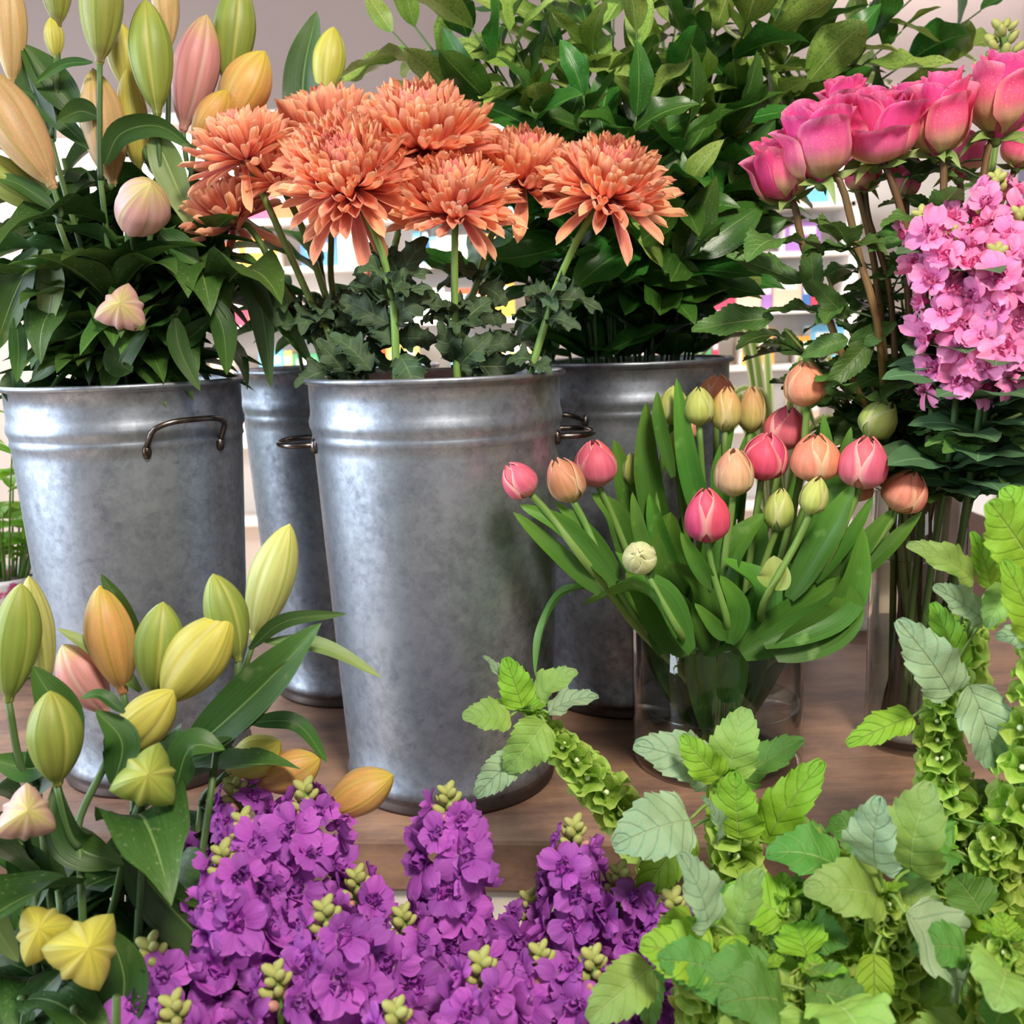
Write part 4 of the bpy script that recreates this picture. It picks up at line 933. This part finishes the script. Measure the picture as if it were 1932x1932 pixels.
tulip('hot pink tulip lowest in the front centre', 1333, 974, 82, 96, 'hot', 1.02, (-.05, -.1, 1), [(1345, 1080), (1372, 1180)], [([(1378, 1215), (1392, 1150), (1358, 1085)], 42, 0), ([(1370, 1205), (1345, 1180), (1310, 1138)], 28, 0), ([(1345, 1110), (1315, 1060), (1284, 1003)], 30, 0)])
tulip('pale lime tulip bud bowed toward the viewer at the front left', 1206, 1051, 62, 62, 'pale', .98, (-.2, -.9, .35), [(1235, 1110), (1285, 1200)], [([(1300, 1235), (1215, 1120), (1098, 1142)], 104, 0, (.9, 1.2), 1.0), ([(1300, 1235), (1240, 1130), (1180, 1080)], 80, 0, (-.5, -.3), 1.04),
      ([(1230, 1090), (1208, 1000), (1193, 928)], 26, 0)])
tulip('green tulip bud right of centre, below the red pink ones', 1470, 963, 54, 74, 'green', 1.06, (.1, 0, 1), [(1450, 1040), (1410, 1150)], [([(1330, 1235), (1450, 1130), (1487, 1052)], 64, 0, (0, .3)), ([(1455, 1110), (1462, 1085), (1460, 1048)], 56, 1, (.2, .1), 1.0)])
tulip('green tulip bud leaning right, under the broad orange tulip', 1537, 937, 50, 66, 'green', 1.0, (.25, 0, 1), [(1505, 1020), (1440, 1140)], [([(1400, 1235), (1520, 1160), (1607, 1088)], 76, 0, (.3, .2), 1.03), ([(1440, 1215), (1590, 1140), (1628, 995)], 62, 0, (.2, .8))])
tulip('small green tulip bud low in the left centre', 1277, 840, 42, 54, 'green', 1.14, (0, 0, 1), [(1283, 930), (1300, 1040)], [([(1300, 1120), (1262, 1040), (1265, 966)], 76, 0, (.2, 0)), ([(1300, 1150), (1245, 1010), (1225, 930)], 34, 0)])
tulip('orange tulip bud hidden behind the small green one', 1306, 806, 34, 44, 'orange', 1.2, (0, 0, 1))
fl = [([(1120, 1108), (1062, 1125), (1025, 1190), (1010, 1278)], 42, (1.0, .9), 1.0), ([(1400, 1225), (1430, 1120), (1362, 1055)], 76, (.6, .9), 1.04), ([(1460, 1235), (1580, 1170), (1600, 1100)], 74, (.7, .2), 1.0), ([(1400, 1225), (1480, 1130), (1530, 1040)], 50, (0, .5), 1.05),
      ([(1250, 1235), (1230, 1140), (1160, 1040)], 50, (.4, .8), 1.08), ([(1340, 1235), (1320, 1120), (1260, 1060)], 54, (.2, .8), 1.06), ([(1420, 1235), (1500, 1060), (1590, 960)], 40, (.2, .8), 1.12), ([(1300, 1220), (1340, 1060), (1330, 960)], 50, (.2, .8), 1.12),
      ([(1360, 1220), (1420, 1060), (1430, 950)], 46, (.2, .6), 1.12), ([(1270, 1220), (1230, 1080), (1150, 960)], 40, (.2, .6), 1.14), ([(1430, 1220), (1560, 1090), (1640, 1010)], 44, (.2, .6), 1.12), ([(1330, 1220), (1290, 1080), (1300, 900)], 36, (.2, .6), 1.16),
      ([(1400, 1220), (1470, 1040), (1500, 900)], 36, (.2, .6), 1.16)]
t = thing('tulip_greens', 'broad loose tulip leaves without a bloom filling the middle of the tulip bunch', 'foliage', TB)
for pts_, wp, tw, YY in fl:
    pp = px_pts(pts_, YY)
    ribbon(t, pp, S(wp, pts_[1][1], YY) * 1.15, TULIPLEAF, tw[0], tw[1], fold=.45, a=.72, b=.6, base_w=.35)
for k in range(20):
    a = k * 2.4; rr_ = .082 if k % 3 else .05; ca, sa = math.cos(a), math.sin(a)
    p0 = vt + V((.02 * ca, .02 * sa, .03)); p1 = vt + V((rr_ * .7 * ca, rr_ * .7 * sa, .11)); p2 = vt + V((rr_ * ca, rr_ * sa, .168)); p3 = vt + V((rr_ * 1.7 * ca, rr_ * 1.5 * sa, .235))
    ribbon(t, [p0, p1, p2, p3], .036, TULIPLEAF, rnd.uniform(-.4, .4), rnd.uniform(-.4, .4), a=.8, b=.5, fold=.5)

# ------------------------------------------------------------------ front lilies
G2 = 'lily stems in front of the left bucket'; FR = FLOORZ + BH; fl_ = FB['lily']
lily('front lily at the left edge with big green bud over a yellow one', fl_, FR, (70, 1480), .76, [((40, 1100), (16, 1322), 86, 'green'), ((54, 1086, .80), (88, 1300, .80), 62, 'pale')], [([(60, 1500), (115, 1370), (62, 1255)], 84, 0), ([(-20, 1540), (50, 1600), (130, 1680)], 84, 0), ([(90, 1420), (60, 1450), (-20, 1430)], 60, 0)], 4, G2)
lily('front lily with orange bud and pink bud behind a slanting leaf', fl_, FR, (255, 1420), .82, [((188, 1104), (232, 1305), 94, 'orange'), ((118, 1215, .83), (200, 1345, .83), 84, 'pink')], [([(266, 1235), (232, 1150), (190, 1082)], 34, 0), ([(265, 1305), (190, 1235), (108, 1185)], 34, 1, (.3, .3))], 3, G2)
lily('front lily with green bud and large yellow green bud crossing it', fl_, FR, (335, 1430), .78, [((308, 1135, .80), (292, 1310, .80), 92, 'green'), ((436, 1160), (310, 1325), 112, 'yellow')], [([(345, 1430), (490, 1300), (607, 1175)], 84, 0, (.3, -.1)), ([(350, 1420), (470, 1340), (560, 1240)], 60, 0)], 3, G2)
lily('front lily with upright green bud beside the tallest pale bud', fl_, FR, (408, 1420), .80, [((402, 1082, .79), (450, 1246, .79), 80, 'green'), ((547, 988, .84), (480, 1205, .84), 86, 'pale')], [([(470, 1225), (540, 1172), (655, 1158)], 28, 0), ([(500, 1210), (610, 1222), (720, 1278)], 32, 1)], 3, G2)
lily('front lily with green bud at left and yellow bud lying to its right', fl_, FR, (150, 1600), .71, [((95, 1303), (108, 1480), 100, 'green'), ((328, 1303, .74), (205, 1430, .74), 92, 'yellow')], [([(110, 1475), (140, 1590), (235, 1632)], 74, 0, (.8, .2)), ([(235, 1345), (190, 1312), (150, 1318)], 24, 0), ([(215, 1480), (230, 1400), (180, 1340)], 60, 0)], 4, G2)
lily('front lily with lime green star shaped bud seen end on', fl_, FR, (205, 1740), .72, [((279, 1462, .66), (278, 1478, .70), 118, 'green', 'star', .5)], [([(345, 1470), (330, 1570), (304, 1668)], 44, 0), ([(330, 1490), (360, 1410), (425, 1415)], 62, 0), ([(240, 1615), (335, 1725), (492, 1880)], 84, 0, (.3, .5))], 4, G2, via=[(270, 1560)])
lily('front lily with pale star shaped bud at the left edge', fl_, FR, (60, 1620), .72, [((52, 1530, .66), (45, 1550, .70), 104, 'blush', 'star', .9)], [([(20, 1600), (60, 1660), (30, 1760)], 70, 0)], 4, G2)
lily('front lily with two yellow star shaped buds near the bottom left', fl_, FR, (120, 1880), .66, [((74, 1752, .61), (90, 1768, .65), 104, 'yellow', 'star', 1.4), ((168, 1788, .60), (150, 1800, .64), 132, 'yellow', 'star', .2)], [([(215, 1950), (235, 1850), (205, 1750)], 100, 0), ([(120, 1830), (50, 1900), (-30, 1970)], 54, 0), ([(-20, 1700), (0, 1760), (35, 1815)], 40, 1), ([(200, 1950), (120, 1900), (60, 1930)], 80, 0)], 5, G2)
lily('front lily with three yellow and orange buds pointing right beside the middle bucket', fl_, FR, (380, 1520), .84, [((530, 1400), (432, 1455), 82, 'yellow'), ((605, 1428), (490, 1482), 82, 'orange'), ((742, 1462), (612, 1535), 86, 'orange')], [([(470, 1362), (560, 1366), (618, 1440)], 32, 0), ([(440, 1440), (390, 1420), (330, 1450)], 60, 0)], 3, G2)
fl_l = ((40, 1620, .8), (140, 1560, .82), (230, 1560, .82), (60, 1760, .72), (180, 1720, .74), (260, 1800, .68), (140, 1900, .64), (40, 1880, .66), (300, 1640, .78), (20, 1460, .84), (330, 1500, .86), (220, 1880, .62), (110, 1680, .74))
fl_l = tuple((a_ + i_ * .01, b_, c_) for i_, (a_, b_, c_) in enumerate(fl_l))
for i, (nx, ny, YY) in enumerate(fl_l):
    lily('budless leafy lily stem at the lower left, ' + rank([q_[0] for q_ in fl_l], nx) + ' from the left', fl_, FR, (nx, ny), YY, [], [], 14, 'budless front lily stems', fill_len=(.09, .14))

# ------------------------------------------------------------------ bells of ireland
MK = {'n': BELLLEAF, 'b': BELLLEAFB, 'g': BELLLEAFG, 'd': BELLLEAFD}
def bells(label, path, Y, leaves, bottom, size=.032, n_wh=8, wh=6, fill=0, group='green bell stems at the lower right', dark=False):
    r = random.Random(int(path[0][0] + path[0][1])); t = thing('bells_of_ireland', label, 'flower', bottom, group)
    pp = px_pts(path, Y); body = ease(pp, 20)
    _, q = stem(t, pp + [pp[-1].lerp(V(bottom), .5) + V((0, 0, -.03)), V(bottom)], .0026, .004, STEM, 20)
    for i in range(n_wh):
        g = (i + .6) / n_wh; k = min(19, int(g * 20)); p = body[k].lerp(body[k + 1], g * 20 - k); tg = (body[k] - body[k + 1]).normalized()
        e1 = tg.orthogonal().normalized(); e2 = tg.cross(e1); gr = min(1, .45 + g * .9)
        for j in range(wh):
            a = j * 2 * PI / wh + i * .5 + r.uniform(-.2, .2); rad = e1 * math.cos(a) + e2 * math.sin(a)
            s_ = size * gr * r.uniform(.85, 1.15)
            add('bell_calyx', r.choice(CAL_T), t, axis(rad + tg * r.uniform(.3, .8), p + rad * .003, r.uniform(0, 6), (s_,) * 3))
    for lf in leaves:
        (bx, by), (tx, ty), wp, kd = lf[:4]; dy = lf[4] if len(lf) > 4 else r.uniform(-.02, .03)
        YL = Y + dy; o = tip_leaf(t, (bx, by), (tx, ty), YL, YL - r.uniform(-.01, .03), wp * 1.12, r.choice(BELL_LT), MK[kd], r.uniform(-.3, .3))
        a = P(bx, by, YL); nr = min(body + [pp[0]], key=lambda v_: (v_ - a).length)
        if (nr - a).length > .004: stem(t, [nr, nr.lerp(a, .5) + V((0, 0, .006)), a], .0016, .0012, STEM, 6, 'leaf_stalk')
    for i in range(fill):
        k = r.randint(0, 20); p = body[k]; a = r.uniform(0, 6.28); d = V((math.cos(a), math.sin(a), r.uniform(-.3, .5))); L = r.uniform(.035, .06)
        e = p + d * .03
        stem(t, [p, p.lerp(e, .5), e], .0014, .001, STEM, 4, 'leaf_stalk')
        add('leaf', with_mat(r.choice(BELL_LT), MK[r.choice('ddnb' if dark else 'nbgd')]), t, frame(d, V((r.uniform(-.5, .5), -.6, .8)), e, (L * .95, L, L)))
    # tuft of tiny leaves at the tip
    for i in range(5):
        a = i * 1.4; d = V((math.cos(a), math.sin(a), .9)); L = r.uniform(.012, .024)
        add('leaf', with_mat(r.choice(BELL_LT), BELLLEAFB), t, frame(d, V((-math.cos(a), -math.sin(a), .9)), pp[0], (L, L * 1.1, L)))
fb_ = lambda i: fbot('bells', i)
bells('green bell stem leaning far left in front of the middle bucket', [(1000, 1352), (1070, 1420), (1150, 1510), (1260, 1640)], .86,
      [((985, 1335), (955, 1243), 66, 'b'), ((1008, 1322), (1085, 1258), 62, 'n'), ((1035, 1345), (1132, 1303), 48, 'g'), ((962, 1352), (876, 1350), 66, 'n'), ((1028, 1362), (955, 1458), 84, 'n', -.02), ((978, 1425), (895, 1502), 62, 'g'), ((948, 1298), (918, 1232), 26, 'g')], fb_(1), size=.03, n_wh=9, wh=6)
bells('green bell stem with serrated leaves rising in front of the tulip vase', [(1368, 1462), (1372, 1530), (1390, 1640), (1400, 1760)], .79,
      [((1372, 1465), (1408, 1328), 92, 'n'), ((1345, 1462), (1198, 1395), 98, 'g', .02), ((1358, 1466), (1282, 1388), 66, 'b'), ((1382, 1480), (1510, 1395), 80, 'd', .03), ((1395, 1580), (1385, 1462), 104, 'b', -.02), ((1445, 1590), (1552, 1425), 86, 'b'), ((1300, 1548), (1152, 1590), 124, 'g', -.03), ((1305, 1562), (1205, 1690), 88, 'b', .0), ((1350, 1590), (1340, 1500), 34, 'g', -.03)], fb_(2), n_wh=8)
bells('green bell stem at the bottom with pale upright leaf, beside the purple stocks', [(1325, 1760), (1330, 1830), (1335, 1960)], .66,
      [((1335, 1748), (1295, 1612), 92, 'g', -.02), ((1372, 1775), (1432, 1645), 84, 'n'), ((1308, 1742), (1238, 1765), 70, 'b', .02), ((1228, 1825), (1108, 1925), 96, 'n', -.01), ((1232, 1832), (1222, 1945), 56, 'd', .01), ((1385, 1765), (1395, 1860), 60, 'b'), ((1350, 1900), (1440, 1930), 60, 'd')], fb_(3), size=.03, n_wh=7)
bells('green bell stem in the centre of the right group with the largest drooping leaf', [(1665, 1690), (1680, 1760), (1700, 1860), (1710, 1980)], .68,
      [((1655, 1635), (1652, 1512), 108, 'g', -.01), ((1720, 1640), (1745, 1478), 128, 'n', .03), ((1662, 1692), (1522, 1668), 116, 'n'), ((1708, 1722), (1850, 1895), 148, 'g', -.03), ((1648, 1800), (1648, 1940), 66, 'b', -.02), ((1585, 1640), (1446, 1592), 116, 'd', .04), ((1550, 1740), (1455, 1770), 104, 'd', .04), ((1760, 1860), (1900, 1900), 110, 'd', .04), ((1650, 1690), (1600, 1620), 70, 'b')], fb_(4), size=.032, n_wh=9)
bells('tall green bell stem on the right, curving up past the rose vase', [(1790, 1275), (1770, 1400), (1800, 1540), (1840, 1720), (1850, 1900)], .78,
      [((1795, 1310), (1702, 1172), 96, 'g', -.02), ((1828, 1292), (1892, 1465), 96, 'g', -.02), ((1722, 1352), (1600, 1402), 62, 'b'), ((1835, 1095), (1718, 1018), 62, 'n'), ((1868, 1105), (1838, 1005), 46, 'b'), ((1850, 1165), (1768, 1108), 64, 'g'), ((1810, 1260), (1760, 1130), 60, 'b'), ((1905, 1110), (1860, 1180), 60, 'n')], fb_(5), size=.035, n_wh=15, fill=4)
bells('green bell stem at the right edge with large bright leaves near the viewer', [(1960, 1200), (1950, 1320), (1930, 1500), (1940, 1700)], .74,
      [((1945, 1060), (1872, 950), 120, 'b', -.01), ((1955, 1200), (1900, 1060), 80, 'b', -.02), ((1950, 1210), (1885, 1195), 60, 'g'), ((1940, 1000), (1900, 920), 100, 'b')], fb_(6), n_wh=8, wh=5)
bells('green bell stem between the centre and tall ones, upper part', [(1830, 1160), (1815, 1230), (1800, 1330)], .82, [((1800, 1200), (1750, 1160), 50, 'n'), ((1850, 1180), (1900, 1150), 50, 'b')], fb_(7), size=.03, n_wh=5)
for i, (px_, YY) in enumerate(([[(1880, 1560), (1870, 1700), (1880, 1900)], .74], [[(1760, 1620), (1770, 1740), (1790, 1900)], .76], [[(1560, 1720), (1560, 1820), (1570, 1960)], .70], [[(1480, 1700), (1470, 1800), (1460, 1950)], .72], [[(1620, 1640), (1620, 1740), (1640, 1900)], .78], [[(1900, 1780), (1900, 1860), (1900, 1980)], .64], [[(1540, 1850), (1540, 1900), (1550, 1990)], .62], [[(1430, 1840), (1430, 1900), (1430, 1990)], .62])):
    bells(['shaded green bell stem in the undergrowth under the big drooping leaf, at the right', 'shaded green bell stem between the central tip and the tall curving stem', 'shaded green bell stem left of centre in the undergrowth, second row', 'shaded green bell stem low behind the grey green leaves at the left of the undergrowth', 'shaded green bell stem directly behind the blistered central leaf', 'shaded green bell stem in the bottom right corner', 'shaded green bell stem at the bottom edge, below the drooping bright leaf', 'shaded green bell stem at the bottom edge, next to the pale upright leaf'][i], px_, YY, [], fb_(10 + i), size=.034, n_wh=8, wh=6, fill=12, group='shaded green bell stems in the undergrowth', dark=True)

# ------------------------------------------------------------------ background
def shelf_unit(label, x0, x1, y, z0, zs, mat, cat='shelf'):
    t = thing('display_shelf', label, cat, ((x0 + x1) / 2, y, FLOORZ))
    mb = MB(); mb.box((x0, y + .28, FLOORZ), (x1, y + .3, zs[-1] + .3)); add('back_panel', mb.make('back_panel', mat, False), t)
    for x in (x0, x1): add('side_panel', MB().box((x - .02, y, FLOORZ), (x + .02, y + .3, zs[-1] + .3)).make('side_panel', mat, False), t)
    for z in zs: add('shelf_board', MB().box((x0, y, z - .02), (x1, y + .28, z)).make('shelf_board', mat, False), t)
    return t
zs = [-.3, .05, .32, .56, .80, 1.0]
shelf_unit('white bookshelf far behind, glowing between the flower stems', -1.6, .35, 4.5, 0, zs, WHITE)
shelf_unit('white shelf far behind, seen between the foliage bucket and the roses', .6, 1.5, 4.5, 0, zs, WHITE)
cols = ['#d8552f', '#e8a23a', '#3f6fb0', '#6fb7d8', '#e7e2d4', '#c23f5a', '#f0d26a', '#4f9a6a', '#9a6fb0', '#e6b9a0', '#20497f', '#f4f0ea']
bm_ = [plain('book_cover_' + str(i), c, .6) for i, c in enumerate(cols)]
for (xa, xb) in ((-1.55, .3), (.65, 1.45)):
    for zi, z in enumerate(zs[1:]):
        x = xa; bi = 0
        while x < xb - .1:
            k = rnd.random()
            if k < .25: x += rnd.uniform(.05, .16); continue
            wd = rnd.uniform(.025, .05) if k < .6 else rnd.uniform(.09, .16); h = rnd.uniform(.11, .18)
            mb = MB(); mb.box((-wd / 2, 0, 0), (wd / 2, .004, h)); mb.box((-wd / 2, .118, 0), (wd / 2, .122, h)); mb.box((-wd / 2 + .002, .004, .003), (wd / 2 - .002, .118, h - .004), 1)
            mb.box((-wd / 2 * .7, -.001, h * .55), (wd / 2 * .7, 0, h * .8), 1)
            ci = rnd.randrange(12); bi += 1
            o = add('book', mb.make('book', [bm_[ci], WHITE], False), None, Matrix.Translation((x + wd / 2, 4.55, z + .0005)))
            tag(o, ['red', 'amber', 'blue', 'sky blue', 'cream', 'crimson', 'yellow', 'green', 'violet', 'peach', 'navy', 'white'][ci] + ' book far behind, ' + ORD[min(bi, 28) - 1] + ' on the ' + ['lowest', 'second', 'third', 'fourth', 'top'][zi] + ' shelf of the ' + ('left' if xa < 0 else 'right') + ' unit', 'book', 'books on the far shelves'); x += wd + .004
# brown cabinet with white rack at right
DB = plain('dark_brown_wood', '#4a2f28', .5, 0, '#3d2722', 10)
cx0, cx1 = 1.25, 2.4
t = thing('cabinet', 'dark brown low cabinet at the far right behind the rose vase', 'cabinet', (1.8, 2.75, FLOORZ))
add('body', MB().box((cx0, 2.5, FLOORZ), (cx1, 2.9, -.02)).make('body', DB, False), t)
add('cabinet_top', MB().box((cx0 - .02, 2.48, -.02), (cx1, 2.9, .0)).make('cabinet_top', DB, False), t)
for k in range(3):
    add('drawer', MB().box((cx0 + .02, 2.487, -.17 - k * .2), (cx1 - .02, 2.5, -.03 - k * .2)).make('drawer', DB, False), t)
t = thing('magazine_rack', 'white rack of thin books on the dark brown cabinet', 'rack', (1.31, 2.62, .0))
for z in (.003, .09): add('tier', MB().box((1.22, 2.55, z), (1.40, 2.7, z + .008)).make('tier', WHITE, False), t)
for x in (1.22, 1.40): add('upright', MB().box((x - .005, 2.55, 0), (x + .005, 2.7, .25)).make('upright', WHITE, False), t)
for k in range(9):
    o = add('book', MB().box((-.005, 0, 0), (.004, .12, .11)).make('book', bm_[(k * 5) % 12], False), None, Matrix.Translation((1.245 + k * .016, 2.56, .0985)) @ Matrix.Rotation(.08, 4, 'Y'))
    tag(o, 'thin book leaning in the white rack at far right, ' + ORD[k] + ' from the left', 'book', 'thin books in the white rack')
# white jar behind vase
jx = P(1622, 1150, 1.66); mb = MB(); mb.lathe([(.001, 0), (.026, 0), (.03, .006), (.031, .012), (.03, .07), (.025, .08), (.022, .08), (.02, .07), (.02, .02), (.001, .02)], 28)
tag(add('white_jar', mb.make('white_jar', WHITE), None, Matrix.Translation((jx.x, 1.66, 0.0))), 'small white ribbed jar on the table, left of the rose vase', 'jar')
# potted plant at left
LIME = organic('lime_leaf', [(0, '#7fb83a'), (1, '#b4dc50')], mid='#d8ee9a', mid_w=.05, trans=.45, rough=.4, var=.2, streak=12)
LIME_T = [leaf_tpl('lime_leaf_mesh', LIME, w_, bd, .3, .8, .8, .1) for w_, bd in ((.35, 1.0), (.28, 1.6), (.3, .5))]
def potmat():
    n = NT('blossom_print_pot'); f = n.noise(n.obj(), 45, 3)
    n.link(n.ramp(f, [(.56, hexc('#f1e9e6')), (.6, hexc('#d65a92'))]), n.b.inputs['Base Color']); n.b.inputs['Roughness'].default_value = .3; return n.m
pc = V((P(12, 1120, 1.56).x, 1.56, 0)); t = thing('potted_plant', 'bright lime potted plant in white pot with pink print, at left edge behind lily bucket', 'plant', pc)
T = Matrix.Translation(pc)
mb = MB(); mb.lathe([(.001, 0), (.045, 0), (.05, .004), (.068, .15), (.071, .155), (.071, .162), (.065, .162), (.063, .15), (.05, .02), (.001, .02)], 40); add('pot', mb.make('pot', potmat()), t, T)
mb = MB(); mb.lathe([(.001, .146), (.03, .149), (.0625, .146), (.06, .14), (.001, .14)], 30); add('soil', mb.make('soil', plain('soil', '#5b4330', .9, 0, '#3c2b20', 90, .8)), t, T)
r = random.Random(5)
for i in range(46):
    a = r.uniform(0, 6.28); h = r.uniform(.04, .27); b_ = pc + V((.03 * math.cos(a), .03 * math.sin(a), .145)); e = b_ + V((math.cos(a) * h * .5, math.sin(a) * h * .4, h))
    stem(t, [b_, b_.lerp(e, .5) + V((0, 0, .02)), e], .0018, .001, STEM, 6, 'leaf_stalk')
    for kk in (1.0, .6, .8):
        d = V((math.cos(a + kk * 5), math.sin(a + kk * 5), .3)); L = r.uniform(.05, .09)
        add('leaf', r.choice(LIME_T), t, frame(d, V((0, -.3, 1)), b_.lerp(e, kk), (L, L, L)))
# variegated leaves glimpsed behind foliage bucket
t = thing('spider_plant', 'pale striped spider plant leaves glimpsed between foliage bucket and roses', 'plant', (.42, 1.6, 0.0))
mb = MB(); mb.lathe([(.001, 0), (.045, 0), (.06, .12), (.063, .12), (.063, .13), (.057, .13), (.05, .02), (.001, .02)], 32); add('pot', mb.make('pot', WHITE), t, Matrix.Translation((.42, 1.6, 0)))
SPID = organic('striped_leaf', [(0, '#8fae54'), (1, '#a8bf62')], edge='#eef0c8', edge_k=.4, trans=.3, rough=.45)
for i in range(22):
    a = i * 2.4; L = .12 + (i % 4) * .03; p0 = V((.42, 1.6, .12)); h = .18 + (i % 5) * .05
    ribbon(t, [p0, p0 + V((math.cos(a) * L * .4, math.sin(a) * L * .35, h)), p0 + V((math.cos(a) * L * 1.2, math.sin(a) * L * .8, h * .85))], .014, SPID, a=.6, b=.5, base_w=.7)
print('OBJECTS', len(bpy.data.objects))
